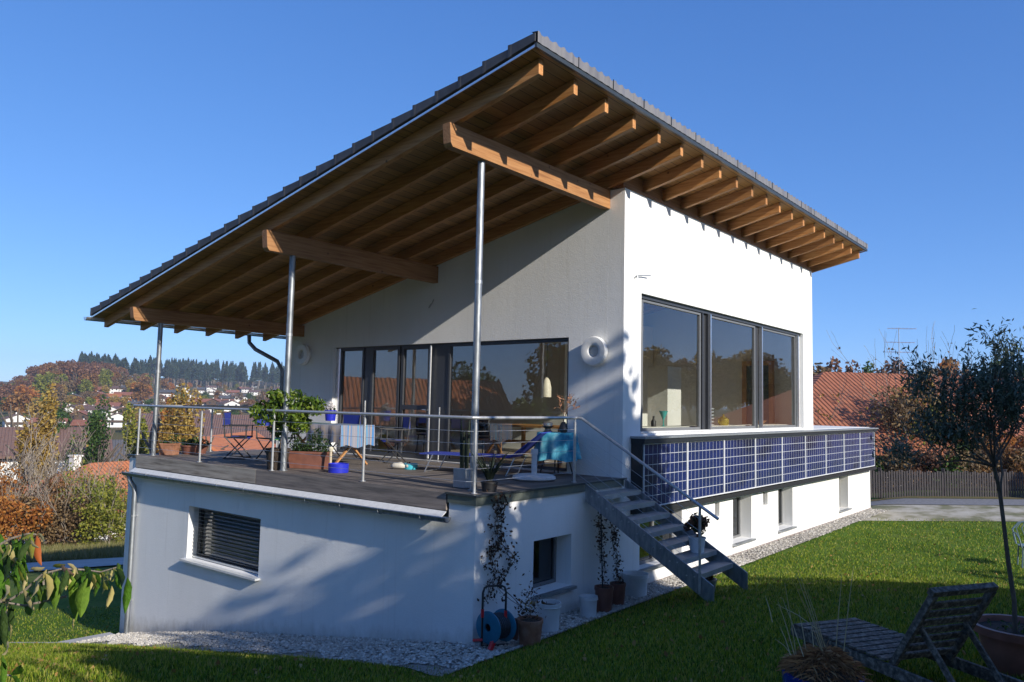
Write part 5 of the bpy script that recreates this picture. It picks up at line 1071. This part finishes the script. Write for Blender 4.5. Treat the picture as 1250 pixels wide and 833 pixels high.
for j, (r0, z) in enumerate([(0, .727), (.2, .727), (.335, .727), (.345, .70), (.35, .6), (.365, .45), (.385, .27)]):
    for k in range(nn): a = 2*math.pi*k/nn; w_ = 0 if j < 4 else (.012, .03, .045)[j-4]; rr_ = r0+w_*math.sin(a*11+.6*math.sin(a*3)); V.append(c+np.array([math.cos(a)*rr_, math.sin(a)*rr_, z+(.02*math.sin(a*4) if j == 6 else 0)]))
MB().add(V, [(i*nn+k, i*nn+(k+1) % nn, (i+1)*nn+(k+1) % nn, (i+1)*nn+k) for i in range(6) for k in range(nn)]).build('tablecloth', turq(), None, smooth=True, org=(3.24, 1.02, .727), label='turquoise batik cloth draped in folds over the small round table', cat='tablecloth')
q = np.array([3.22, 1.2, .73]); T = thing('table_lantern', 'glass and metal lantern dish on the left of the turquoise table', 'lantern', tuple(q)); MB().lathe([(.09, 0), (.05, .03), (.05, .06), (.11, .1), (.1, .1), (0, .05)], q, 16).build('dish', 'black', T, smooth='auto'); MB().lathe([(.075, .1), (.085, .15), (.05, .17), (0, .17)], q, 16).build('lid', 'alu', T, smooth='auto')
q = np.array([3.2, .86, .73]); T = thing('dried_bouquet', 'dark vase holding a dried brown curly branch above the turquoise table', 'vase', tuple(q)); MB().lathe([(.05, 0), (.08, .06), (.05, .15), (.03, .18), (.02, .18), (0, .1)], q, 16).build('vase', 'black', T, smooth='auto')
out = []; tips = []; rs = random.Random(6)
for k in range(3): grow(q+[0, 0, .15], (rs.gauss(0, .12), rs.gauss(0, .12), 1), .30, .009, 2, 3, .7, .2, 4, out, tips, rs, wig=.3)
wood(out).build('branch', flat('dry_twig', (.3, .17, .1)), T); MB().leaves(tips, .045, .6).build('dried_leaves', flat('dry_pods', (.36, .17, .09), .8), T)
# inside the living room
T = thing('dining_table', 'orange-brown wooden dining table inside behind the terrace glass', 'table', (5.6, 3.1, 0)); MB().box(5.1, 6.1, 2.2, 4.0, .72, .76).build('tabletop', 'twood', T)
for x in (5.15, 5.98):
    for y in (2.28, 3.85): MB().box(x, x+.07, y, y+.07, .02, .719).build('leg', 'twood', T)
T = thing('bench', 'orange wooden bench inside between the dining table and the glass', 'bench', (4.7, 3.1, 0)); MB().box(4.5, 4.85, 2.3, 3.9, .43, .47).build('seat', flat('orange_wood', (.5, .2, .05)), T)
for y in (2.4, 3.7): MB().box(4.55, 4.8, y, y+.06, .02, .429).build('leg', 'twood', T)
for k, (x, y) in enumerate([(5.4, 4.5), (5.3, 6.2)]):
    T = thing('dining_chair', ('dark chair with a rounded back inside at the near end of the dining table', 'dark chair with a rounded back inside behind the terrace door')[k], 'chair', (x, y, 0))
    MB().lathe([(0, .43), (.22, .43), (.23, .46), (0, .47)], (x, y, 0), 20).build('seat', 'black', T)
    for a in (.6, 2.2, 3.7, 5.3): MB().tube([(x+.17*math.cos(a), y+.17*math.sin(a), .44), (x+.23*math.cos(a), y+.23*math.sin(a), .02)], .014, 6).build('leg', 'black', T)
    V = [(x+.23*math.cos(a)*k2, y+.23*math.sin(a)*k2, z) for z, k2 in ((.5, 1), (.7, 1.08), (.88, 1.04)) for a in np.linspace(2.0, 4.3, 9)]; MB().add(V, [(i*9+j, i*9+j+1, i*9+j+10, i*9+j+9) for i in range(2) for j in range(8)]).build('backrest', 'black', T)
q = onp(667, 485, 0, 5.4); T = thing('pendant_lamp', 'white bell-shaped pendant lamp hanging inside behind the big terrace window', 'pendant lamp', tuple(q)); MB().lathe([(.10, 0), (.10, .2), (.07, .34), (.03, .4), (.0, .41)], q, 20).build('lamp_shade', flat('lamp_white', (.8, .74, .6)), T, smooth='auto'); MB().tube([q+[0, 0, .4], (q[0], q[1], Zr(q[1]))], .006, 5).build('cord', 'black', T)
q = onp(461, 545, 0, 4.6); MB().box(q[0]-.15, q[0]+.15, q[1]-.17, q[1]+.17, .02, .42).build('crate', flat('yellow_crate', (.5, .42, .05)), None, bevel=.01, org=(q[0], q[1], .02), label='yellow box on the floor inside behind the terrace door pane', cat='box')
# ================================================================== ALONG THE LOWER WALL
c = gnd(604, 793); c[2] = Hs(c[0], c[1])+.02; k = ppm_(c); X_ = np.array([.80, -.60, 0]); Dp = np.array([.60, .80, 0])   # across / away
T = thing('hose_reel_cart', 'hose reel cart with two teal discs and red fittings at the white wall corner', 'hose reel', tuple(c)); zc_ = .26
def rl(a, b, z): return c+X_*a+Dp*b+np.array([0, 0, z])
def disc(mb, cen, axis, r, th, n=28):
    axis = np.array(axis)/np.linalg.norm(axis); u = np.cross(axis, (0, 0, 1)); u /= np.linalg.norm(u); v = np.cross(axis, u); V = []
    prof = [(r*.25, -th/2), (r*.9, -th/2), (r, -th/4), (r, th/4), (r*.9, th/2), (r*.25, th/2)]
    for rr_, h in prof: V += [cen+axis*h+rr_*(math.cos(2*math.pi*q/n)*u+math.sin(2*math.pi*q/n)*v) for q in range(n)]
    mb.add(V, [(i*n+q, i*n+(q+1) % n, ((i+1) % 6)*n+(q+1) % n, ((i+1) % 6)*n+q) for i in range(6) for q in range(n)])
ax2 = X_*.8+Dp*.6
for s, cc in ((-1, rl(-.09, 0, .27)), (1, rl(.13, .08, .27))): m_ = MB(); disc(m_, cc, ax2, .2, .03); m_.build('reel_disc', 'reelblue', T, smooth='auto')
m_ = MB()
for q in range(7): m_.tube([rl(-.06+.025*q, .02+.009*q, .27)+.15*(math.cos(a)*np.cross(ax2, (0, 0, 1))+math.sin(a)*np.array([0, 0, 1])) for a in np.linspace(0, 6.28, 22)], .012, 6, caps=False)
m_.build('hose', 'hose', T, smooth=True)
m_ = MB(); m_.tube([rl(-.17, 0, .05), rl(-.17, .0, .70), rl(-.15, 0, .76), rl(-.11, 0, .78), rl(.07, 0, .78), rl(.11, 0, .76), rl(.13, 0, .70), rl(.13, 0, .40)], .014, 8); m_.build('handle_frame', 'black', T, smooth='auto')
m_ = MB(); m_.tube([rl(-.17, 0, .40), rl(-.17, 0, .50)], .02, 8); m_.build('clamp', 'red_pl', T); m_ = MB(); m_.tube([rl(.13, 0, .38), rl(.13, 0, .47)], .02, 8); m_.build('clamp', 'red_pl', T)
m_ = MB(); m_.tube([rl(-.29, -.02, .13), rl(-.17, -.02, .13)], .018, 8); m_.build('crank', 'red_pl', T)
m_ = MB(); m_.bar(rl(-.08, -.08, .02), rl(-.02, -.05, .15), .05, .05); m_.build('foot', 'red_pl', T); m_ = MB(); m_.tube([rl(-.15, .1, .02), rl(.2, .1, .02)], .015, 6); m_.tube([rl(-.15, .1, .02), rl(-.17, 0, .1)], .012, 6); m_.build('axle', 'black', T)
def dryvine(T, path, n, w_, seed, ls=.035):
    rs = random.Random(seed); m_ = MB(); pts = []
    for k in range(3):
        P = []; ph = rs.uniform(0, 6)
        for i in range(30):
            s = i/29; j = s*(len(path)-1); a = int(min(j, len(path)-2)); p = path[a]+(path[a+1]-path[a])*(j-a); P.append(p+np.array([math.sin(s*18+ph)*w_*.35, -.02-.02*math.cos(s*18+ph), 0]))
        m_.tube(P, .004, 4); pts += P
    m_.build('twigs', 'bark', T); pts = np.array(pts); P = pts[RNG.integers(0, len(pts), n)]+RNG.normal(0, 1, (n, 3))*[w_*.45, .03, .05]; P[:, 1] = np.minimum(P[:, 1], -.02); MB().leaves(P, ls*1.5, .6).build('dead_leaves', 'dry', T)
T, c, r, h = pot('potted_vine', 'terracotta pot whose withered vine climbs the wall between hose reel and bucket', 'potted plant', 647, 787, 33, 30, 'terracotta')
dryvine(T, [c+[0, 0, h], np.array([c[0]-.05, -.06, -1.2]), np.array([.72, -.05, -.9]), np.array([.42, -.05, -.55]), np.array([.38, -.05, -.02])], 280, .14, 1)
P0 = c+[0, .0, h+.18]; MB().leaves(RNG.normal(0, 1, (160, 3))*[.09, .06, .12]+P0, .05, .4).build('dry_leaves', 'dry', T); MB().leaves(RNG.normal(0, 1, (22, 3))*[.07, .05, .05]+P0, .05, .5).build('yellow_leaves', 'l_gold', T)
pot('plant_pot', 'small brown pot squeezed between the hose reel and the terracotta pot', 'pot', 627, 783, 15, 24, 'plast_terra')
c = np.array([.34, -.06, -1.0]); T = thing('hanging_vine', 'withered climbing vine on the lit wall left of the small window', 'vine', tuple(c)); dryvine(T, [np.array([.42, -.05, -.05]), np.array([.36, -.05, -.5]), np.array([.30, -.05, -.9]), np.array([.26, -.05, -1.35])], 330, .17, 2)
def bucket(label, px, py, w_, h_, leafy=False):
    c = gnd(px, py); k = ppm_(c); r = w_/2/k; h = h_/k; c = c+np.array([FW_[0], FW_[1], 0])*r; c[2] = Hs(c[0], c[1])+.02; T = thing('bucket', label, 'bucket', tuple(c))
    MB().lathe([(0, 0), (r*.86, 0), (r*.95, h*.86), (r*1.02, h*.87), (r*1.02, h), (r*.94, h), (r*.84, .02), (0, .02)], c, 28).build('bucket_body', 'bucket', T, smooth='auto')
    MB().tube([c+np.array([math.cos(a)*r*1.03, math.sin(a)*r*1.03, h*.86-math.sin(max(0, min(1, (a+.4)/2.9))*math.pi)*.0]) for a in np.linspace(-2.9, 0, 12)], .005, 5).build('handle', 'bucket', T)
    if leafy: MB().leaves(RNG.normal(0, 1, (14, 3))*[r*.4, r*.4, .01]+c+[0, 0, h*.9], .06, .6).build('dead_leaves', 'dry', T); MB().lathe([(r*.9, h*.85), (0, h*.86)], c, 20).build('soil', 'soil', T)
    return T
bucket('large white bucket with dead leaves on top, under the small window', 670, 774, 30, 34, True); bucket('smallest white bucket standing on the gravel right of the small window', 719, 755, 23, 24); bucket('wide white tub at the foot of the wall under the stairs', 778, 731, 32, 27)
T, c, r, h = pot('potted_vine', 'brown pot with tall black stake and withered stems left of the stairs', 'potted plant', 738, 749, 24, 30, 'plast_terra'); dryvine(T, [c+[0, 0, h], c+[.02, .1, 1.0], c+[.06, .15, 1.45]], 220, .12, 3); MB().tube([c+[-.04, 0, h*.8], c+[-.04, .05, 1.62]], .01, 6).build('stake', 'black', T)
T, c, r, h = pot('potted_vine', 'second brown pot of withered stems, half hidden behind the wide white tub', 'potted plant', 755, 740, 20, 26, 'plast_terra'); dryvine(T, [c+[0, 0, h], c+[.02, .1, .9], c+[.0, .15, 1.35]], 260, .12, 4)
T = pot('plant_pot', 'plain low brown pot directly left of the staked vine pot', 'pot', 729, 748, 14, 18, 'plast_terra')
# on the stairs and at their foot
kt_ = 6; zt_ = -RS*kt_; yt_ = -.08-GO*(kt_-1)-.15; c = np.array([3.28, yt_, zt_+.001])
T = thing('potted_shrub', 'small dark-leaved shrub in a whitish bucket standing on a lower stair tread', 'potted plant', tuple(c)); MB().lathe([(0, 0), (.1, 0), (.125, .2), (.135, .2), (.135, .22), (.12, .22), (.11, .19), (0, .19)], c, 24).build('pot', 'bucket', T, smooth='auto'); tuft(T, c+[0, 0, .42], (.21, .21, .2), 620, .06, 'l_dred', .6, clumps=14, cr=.4); tuft(T, c+[0, 0, .42], (.2, .2, .19), 420, .06, 'dkleaf', .6, nm='green_leaves', clumps=12, cr=.4)
T, c, r, h = pot('potted_plant', 'grey pot of yellowing leaves at the foot of the stairs', 'potted plant', 864, 724, 27, 17, 'zinc'); tuft(T, c+[0, 0, h+.05], (r*1.05, r*1.05, .1), 260, .06, 'l_brown', .5); tuft(T, c+[0, 0, h+.07], (r, r, .1), 60, .06, 'l_gold', .5, nm='yellow_leaves')
# ================================================================== LAWN FURNITURE AND FOREGROUND PLANTS
hm = (onp(1086, 808, 2, -.62)+onp(1160, 791, 2, -.62))/2; a_ = np.array([.50, .866, 0]); a_ /= np.linalg.norm(a_); s_ = np.array([a_[1], -a_[0], 0])
gz = Hs(hm[0], hm[1]); T = thing('wooden_deckchair', 'weathered grey slatted wooden sun lounger with raised back on the shaded lawn', 'sun lounger', (hm[0], hm[1], gz)); hm[2] = -.655
def Q(l, w_, z): return hm+a_*l+s_*w_+np.array([0, 0, z])
HW = .32
for sd in (-HW, HW):
    MB().bar(Q(-.62, sd, -.055), Q(1.02, sd, -.03), .035, .085).build('side_rail', 'oldwood', T, bevel=.004)
    for l in (.88, -.5): p = Q(l, sd*.88, -.09); g = Hs(p[0], p[1]); MB().bar(p, (p[0], p[1], g-.01), .06, .035, up=tuple(a_)).build('leg', 'oldwood', T)
for k in range(10):
    l = .06+k*.098; MB().bar(Q(l, -HW-.02, .022), Q(l, HW+.02, .022), .078, .018).build('slat', 'oldwood', T, bevel=.003)
bd = -a_*.33+np.array([0, 0, .53]); bl = np.linalg.norm(bd)/1.0; bn = bd/np.linalg.norm(bd); bt0 = Q(0, 0, 0)
nrm = np.cross(bn, s_)
for sd in (-HW+.03, HW-.03): MB().bar(Q(0, sd, -.02), Q(0, sd, -.02)+bn*.70, .05, .04, up=tuple(s_)).build('back_rail', 'oldwood', T, bevel=.003)
MB().bar(bt0+bn*.70-s_*(HW+.0), bt0+bn*.70+s_*(HW+.0), .05, .05, up=tuple(bn)).build('top_rail', 'oldwood', T, bevel=.003)
for k in range(7): p = bt0+bn*(.06+k*.085)-nrm*.0; MB().bar(p-s_*(HW-.06), p+s_*(HW-.06), .018, .058, up=tuple(bn)).build('back_slat', 'oldwood', T, bevel=.003)
for sd in (-HW+.10, HW-.10): MB().bar(bt0+bn*.36+s_*sd, Q(-.50, sd, -.07), .045, .022, up=tuple(s_)).build('prop', 'oldwood', T, bevel=.003)
MB().bar(Q(-.50, -HW+.05, -.06), Q(-.50, HW-.05, -.06), .06, .03).build('cross_bar', 'oldwood', T)
# olive tree in its tub
pc = atd(1247, 800, 6.15); g = Hs(pc[0], pc[1]); pc[2] = g; ph_ = -.47-g
T = thing('olive_tree', 'slender olive tree with grey-green crown growing in a big terracotta-red tub', 'olive tree', tuple(pc))
MB().lathe([(0, 0), (.24, 0), (.30, ph_*.8), (.345, ph_*.82), (.355, ph_), (.315, ph_), (.30, ph_-.05), (0, ph_-.06)], pc, 40).build('tub', 'plast_terra', T, smooth='auto'); MB().lathe([(.305, ph_-.045), (0, ph_-.03)], pc, 30).build('soil', 'soil', T); MB().leaves(RNG.normal(0, 1, (120, 3))*[.12, .12, .012]+pc+[0, 0, ph_-.02], .04, .4).build('weeds', 'l_green', T)
tr = [atd(1240, 776, 6.1), atd(1239, 735, 6.1), atd(1232, 690, 6.05), atd(1226, 640, 6.0), atd(1221, 600, 6.0), atd(1214, 570, 5.95)]
out = [(tr, [.024, .021, .02, .018, .018, .016])]; tips = []; rs = random.Random(9)
for px, py in ((1120, 520), (1150, 480), (1185, 455), (1215, 450), (1245, 460), (1275, 490), (1265, 540), (1150, 560), (1195, 500), (1230, 500), (1110, 560)):
    q = atd(px, py, 5.9+rs.uniform(-.4, .45)); b = tr[rs.choice([4, 5, 5])]; dd = q-b; L = np.linalg.norm(dd); grow(b, dd/L+[0, 0, .12], L*.8, .011, 2, 4, .55, .45, 4, out, tips, rs, wig=.14, lf=.5)
wood(out).build('trunk', 'bark', T); tips = np.array(tips); tips = tips[tips[:, 2] > .75]
P = np.repeat(tips, 16, 0); P = P[RNG.permutation(len(P))[:8500]]; P = P+RNG.normal(0, .045, P.shape); MB().leaves(P, .048, .28, up=(0, 0, .55), jit=.6).build('crown', 'olive', T)
m_ = MB(); SHT = []
for px, py in ((1228, 425), (1200, 436), (1176, 446), (1246, 440), (1152, 452), (1215, 447), (1237, 432)):
    q = atd(px, py, 5.9); SHT += [q+np.array([rs.gauss(0, .006), rs.gauss(0, .006), -.3*j/14]) for j in range(15) for _ in range(3)]; m_.tube([q, q-[0, 0, .34]], .004, 4)
m_.build('shoots', 'bark', T); MB().leaves(np.array(SHT), .06, .3, up=(0, 0, .9), jit=.5).build('shoot_leaves', 'olive', T)
# blue pot of dry grass
pc = atd(1004, 822, 5.0); g = Hs(pc[0], pc[1]); top = pc[2]; pc[2] = g; hh = top-g
T = thing('grass_pot', 'blue glazed pot with a matted straw mound and thin dry stalks in the foreground', 'potted plant', tuple(pc)); MB().lathe([(0, 0), (.17, 0), (.23, hh*.5), (.25, hh), (.22, hh), (.2, hh-.05), (0, hh-.05)], pc, 32).build('pot', flat('blue_glaze', (.01, .035, .22), .2), T, smooth='auto')
n = 1500; a = RNG.uniform(0, 6.28, n); rr_ = RNG.uniform(.02, .21, n); V0 = np.stack([pc[0]+rr_*np.cos(a), pc[1]+rr_*np.sin(a), top+.13-(rr_/.21)**2*.11+RNG.uniform(-.02, .02, n)], 1); m_ = MB()
dr = np.stack([np.cos(a+RNG.normal(0, .8, n)), np.sin(a+RNG.normal(0, .8, n)), -.35*rr_/.21+RNG.normal(0, .25, n)], 1)*RNG.uniform(.04, .10, (n, 1)); w_ = np.cross(dr, RNG.normal(size=(n, 3))); w_ /= np.linalg.norm(w_, axis=1)[:, None]; w_ *= .0028
V = np.stack([V0-w_, V0+w_, V0+dr*.6+w_*.8+[0, 0, .01], V0+dr], 1).reshape(-1, 3); m_.v = [V]; m_.n = 4*n; m_.f = [(4*i, 4*i+1, 4*i+2, 4*i+3) for i in range(n)]; m_.build('straw_mound', 'hedge_dry', T)
MB().lathe([(.235, 0), (.19, .07), (.1, .11), (0, .12)], (pc[0], pc[1], top-.02), 24).build('root_mat', 'soil', T)
m_ = MB(); rs = random.Random(3)
for (bx, by, tx, ty) in ((965, 800, 952, 765), (970, 800, 950, 735), (972, 800, 958, 712), (981, 802, 955, 730), (1004, 795, 972, 700), (1006, 795, 974, 695), (1008, 794, 985, 720), (1003, 796, 970, 712), (994, 800, 990, 760), (1000, 770, 948, 738), (1010, 795, 978, 730), (968, 802, 946, 780), (1030, 795, 1042, 690), (1020, 796, 1028, 700), (985, 800, 975, 745), (943, 760, 934, 727)):
    A, B = atd(bx, by, 5.0+rs.uniform(-.1, .1)), atd(tx, ty, 5.0+rs.uniform(-.15, .15)); m_.tube([A, (A+B)/2+[0, 0, .015], B], [.0034, .0028, .0012], 4)
m_.build('stalks', flat('stalk_straw', (.42, .38, .24), .7), T)
# cast metal garden chair, only its left edge in the picture
c = gnd(1262, 694); T = thing('garden_chair', 'blue-grey ornate metal garden chair cut off by the right edge of the picture', 'chair', tuple(c)); m_c = flat('bluegrey_metal', (.10, .16, .2), .5)
def cx(a, b, z): return c+np.array([.3, -.95, 0])*a+np.array([.95, .3, 0])*b+np.array([0, 0, z])
for sx in (-.24, .24):
    for sy in (-.2, .2): MB().tube([cx(sx, sy, .02), cx(sx*.9, sy*.9, .42)], .014, 6).build('leg', m_c, T)
MB().lathe([(0, .42), (.26, .42), (.27, .445), (0, .45)], c, 20).build('seat', m_c, T)
m_ = MB(); m_.tube([cx(-.25, .22, .43), cx(-.3, .27, .72), cx(-.18, .3, .86), cx(0, .3, .9), cx(.18, .3, .86), cx(.3, .27, .72), cx(.25, .22, .43)], .018, 6)
for k in range(-2, 3): m_.tube([cx(k*.08, .24, .43), cx(k*.11+.03, .27, .6), cx(k*.1-.03, .28, .74), cx(k*.07, .3, .87)], .011, 5)
m_.build('backrest', m_c, T); MB().tube([cx(-.28, .22, .66), cx(-.31, -.1, .68), cx(-.28, -.2, .6), cx(-.24, -.2, .42)], .015, 6).build('armrest', m_c, T)
# viburnum branch close to the camera
def leafmesh(mb, A, B, w, droop=.1, nseg=7, side=None):
    d = B-A; L = np.linalg.norm(d); d = d/L; sd = side if side is not None else np.cross(d, FW_); sd = sd/np.linalg.norm(sd); nrm = np.cross(sd, d); V = []
    for i in range(nseg+1):
        s = i/nseg; ww = w/2*math.sin(math.pi*min(1, s*1.02+.0))**.75*(1-.15*s)+.0004; c_ = A+d*L*s+nrm*L*droop*math.sin(math.pi*s)+sd*w*.12*math.sin(s*5+w*90)
        e = .0009*math.sin(i*2.6); V += [c_-sd*ww+nrm*(ww*.35+e), c_-sd*ww*.5+nrm*(ww*.05-e), c_-nrm*ww*.12, c_+sd*ww*.5+nrm*(ww*.05+e), c_+sd*ww+nrm*(ww*.35-e)]
    mb.add(V, [(i*5+j, i*5+j+1, i*5+j+6, i*5+j+5) for i in range(nseg) for j in range(4)])
def cpx(x, y): return x/4.315, 640+y/4.316
VB = [(75, 85, 82, 238, 72, 'g'), (150, 55, 160, 172, 58, 'g'), (188, 65, 218, 218, 40, 'r'), (200, 50, 232, 105, 20, 'y'), (115, 50, 60, 115, 40, 'g'), (30, 95, 12, 265, 62, 'g'), (218, 305, 190, 478, 50, 'g'), (185, 300, 160, 390, 40, 'y'), (290, 275, 285, 450, 54, 'g'), (362, 262, 395, 515, 54, 'g'), (392, 500, 385, 546, 30, 'y'),
 (440, 230, 475, 320, 62, 'g'), (455, 285, 415, 492, 74, 'g'), (500, 300, 500, 372, 40, 'g'), (560, 250, 565, 348, 46, 'y2'), (585, 325, 558, 447, 38, 'y'), (615, 210, 655, 295, 56, 'g'), (665, 280, 655, 472, 48, 'g'), (495, 245, 560, 262, 28, 'g'), (240, 320, 240, 402, 26, 'g'), (60, 265, 75, 335, 40, 'g'), (25, 325, 8, 402, 40, 'y'),
 (135, 270, 125, 345, 24, 'y'), (320, 225, 392, 268, 50, 'r2'), (160, 240, 235, 228, 25, 'y'), (278, 225, 345, 212, 24, 'y2'), (100, 175, 152, 255, 24, 'g'), (52, 530, 56, 592, 24, 'y'), (25, 620, 10, 688, 32, 'y'), (45, 400, 60, 580, 50, 'd'), (5, 440, 25, 655, 52, 'd'), (62, 170, 100, 305, 50, 'g'), (95, 95, 132, 205, 52, 'g'), (0, 140, 18, 305, 62, 'd'),
 (520, 260, 490, 330, 34, 'y2'), (610, 240, 640, 330, 40, 'd'), (355, 210, 410, 262, 22, 'y'), (-20, 40, -10, 200, 70, 'g'), (-25, 230, -5, 400, 60, 'g'), (-15, 520, 5, 640, 50, 'd'), (470, 225, 430, 275, 30, 'g'), (175, 40, 120, 80, 26, 'y2'), (5, 690, 8, 900, 34, 'g'), (60, 800, 112, 745, 40, 'g'), (60, 805, 110, 850, 34, 'g'), (30, 770, 5, 720, 26, 'g')]
rs = random.Random(44)
for (x_, y_) in [(70, 80), (150, 60), (40, 270), (20, 420), (130, 350), (225, 262), (290, 250), (350, 240), (440, 240), (520, 255), (600, 235), (30, 100), (90, 200), (0, 330), (180, 300), (260, 240), (-10, 60), (480, 250), (400, 236)]:
    for _ in range(4):
        L_ = rs.uniform(60, 145); dx_ = rs.uniform(-60, 60); VB.append((x_+rs.uniform(-14, 14), y_+rs.uniform(-5, 12), x_+dx_, y_+L_, L_*rs.uniform(.28, .40), rs.choice(['g', 'g', 'g', 'd', 'y2', 'y'])))
base = atd(-160, 1120, 1.5); base[2] = Hs(base[0], base[1]); T = thing('viburnum_shrub', 'close drooping branch of long wrinkled green and yellowing leaves at the left edge', 'shrub', tuple(base)); mbs = {k: MB() for k in ('g', 'y', 'r', 'd', 'y2', 'r2')}; rs = random.Random(5)
for (x0, y0, x1, y1, w_, m) in VB:
    D0 = 1.45+rs.uniform(-.1, .12); A = atd(*cpx(x0, y0), D0+.02); B = atd(*cpx(x1, y1), D0-.02+rs.uniform(-.02, .02)); q = rs.uniform(-.28, .28); sd = np.cross((B-A)/np.linalg.norm(B-A), FW_)+FW_*q; leafmesh(mbs[m], A, B, w_/4.315*1.45/F*1.08, rs.uniform(-.08, .12), side=sd)
def viblm(name, cols, tr=.3):
    m = leafmat(name, cols, tr, .65, spec=.2); t = m.node_tree; b = [n for n in t.nodes if n.type == 'BSDF_PRINCIPLED'][0]
    f, _ = noise(t, 170, detail=3); bp = N(t, 'ShaderNodeBump'); bp.inputs['Strength'].default_value = .9; bp.inputs['Distance'].default_value = .004; t.links.new(f, bp.inputs['Height']); t.links.new(bp.outputs[0], b.inputs['Normal'])
    f2, _ = noise(t, 45, detail=6); src = b.inputs['Base Color'].links[0].from_socket; mx = N(t, 'ShaderNodeMix', data_type='RGBA', blend_type='MULTIPLY'); mx.inputs[0].default_value = 1
    t.links.new(src, mx.inputs[6]); t.links.new(ramp(t, f2, [(.3, (.5, .55, .5)), (.7, (1.25, 1.2, 1.1))]), mx.inputs[7]); t.links.new(mx.outputs[2], b.inputs['Base Color']); return m
MT['vib'] = viblm('viburnum_wrinkled', [(.04, .11, .008), (.08, .19, .015), (.16, .26, .03)]); MT['vib_d'] = viblm('viburnum_old', [(.02, .05, .01), (.05, .09, .02)])
vm = {'g': 'vib', 'd': 'vib_d', 'y': 'vib_y', 'r': 'vib_r', 'y2': 'l_ygreen', 'r2': leafmat('faded_leaf', [(.4, .25, .15), (.5, .3, .2)], .3)}
for k, nme in (('g', 'leaves'), ('d', 'old_leaves'), ('y', 'yellow_leaves'), ('y2', 'lime_leaves'), ('r', 'red_leaves'), ('r2', 'faded_leaves')): mbs[k].build(nme, vm[k], T, smooth=True)
m_ = MB()
for L in ([(-40, 420), (60, 395), (130, 350), (225, 262), (330, 235), (440, 240), (530, 252), (625, 225)], [(-40, 130), (60, 75), (150, 50), (190, 55)], [(-40, 440), (0, 400), (30, 330), (50, 250), (90, 180)], [(225, 262), (230, 320)], [(350, 380), (130, 430), (-40, 400)], [(-30, 860), (15, 790), (60, 800)], [(-30, 660), (20, 600), (30, 430)]):
    m_.tube([atd(*cpx(x, y), 1.47) for x, y in L], [.0026-.0016*i/len(L) for i in range(len(L))], 6)
e0 = atd(*cpx(-40, 420), 1.47); m_.tube([base, (base+e0)/2+[-.02, 0, .05], e0, atd(*cpx(-40, 130), 1.47)], [.010, .007, .004, .0025], 7); m_.tube([(base+e0)/2+[-.02, 0, .05], atd(*cpx(-40, 860), 1.47)], .004, 5)
m_.build('stems', 'bark_l', T)
# ================================================================== LIGHT
wd = bpy.data.worlds.new("World"); S.world = wd; wd.use_nodes = True
t = wd.node_tree; bg = t.nodes['Background']; sk = t.nodes.new('ShaderNodeTexSky'); sk.sky_type = 'NISHITA'; sk.sun_disc = False
LD = Vector((.175, 1, -.46)).normalized(); sun_el = math.asin(-LD.z)
sk.sun_elevation = sun_el; sk.sun_rotation = math.atan2(-LD.x, -LD.y)
sk.altitude = 600; sk.air_density = .6; sk.dust_density = .5; sk.ozone_density = 5
ss = t.nodes.new('ShaderNodeSeparateColor'); sc_ = t.nodes.new('ShaderNodeCombineColor'); t.links.new(sk.outputs[0], ss.inputs[0])
for i_, (k_, g_) in enumerate(((.74, .90), (.79, .72), (1.0, .55))):      # the camera's own tone response of the blue sky
    p_ = t.nodes.new('ShaderNodeMath'); p_.operation = 'POWER'; m1 = t.nodes.new('ShaderNodeMath'); m1.operation = 'MULTIPLY'; m1.inputs[1].default_value = .15; m2 = t.nodes.new('ShaderNodeMath'); m2.operation = 'MULTIPLY'; m2.inputs[1].default_value = k_/.15
    t.links.new(ss.outputs[i_], m1.inputs[0]); t.links.new(m1.outputs[0], p_.inputs[0]); p_.inputs[1].default_value = g_; t.links.new(p_.outputs[0], m2.inputs[0]); t.links.new(m2.outputs[0], sc_.inputs[i_])
t.links.new(sc_.outputs[0], bg.inputs[0]); bg.inputs[1].default_value = SKY_STRENGTH
hz = MB(); hz.box(-900, 1300, -900, 1300, -75, 60); 
def hazem():
    m, t, o = nt('haze_air'); v = N(t, 'ShaderNodeVolumePrincipled'); v.inputs['Color'].default_value = (.80, .88, 1, 1); v.inputs['Density'].default_value = .0003; v.inputs['Anisotropy'].default_value = .2; t.links.new(v.outputs[0], o.inputs['Volume']); return m
hz.build('haze', hazem(), None, kind='stuff')
sl = bpy.data.lights.new('sun', 'SUN'); sl.energy = 5; sl.angle = rad(.5); sl.color = (1, .93, .82)
so = bpy.data.objects.new('sun', sl); COL.objects.link(so); so.rotation_euler = LD.to_track_quat('-Z', 'Y').to_euler()
S.view_settings.view_transform = 'Standard'; S.view_settings.look = 'None'; S.view_settings.exposure = EXPO; S.view_settings.gamma = 1
S.cycles.max_bounces = 6; S.cycles.transparent_max_bounces = 12; S.cycles.use_denoising = True
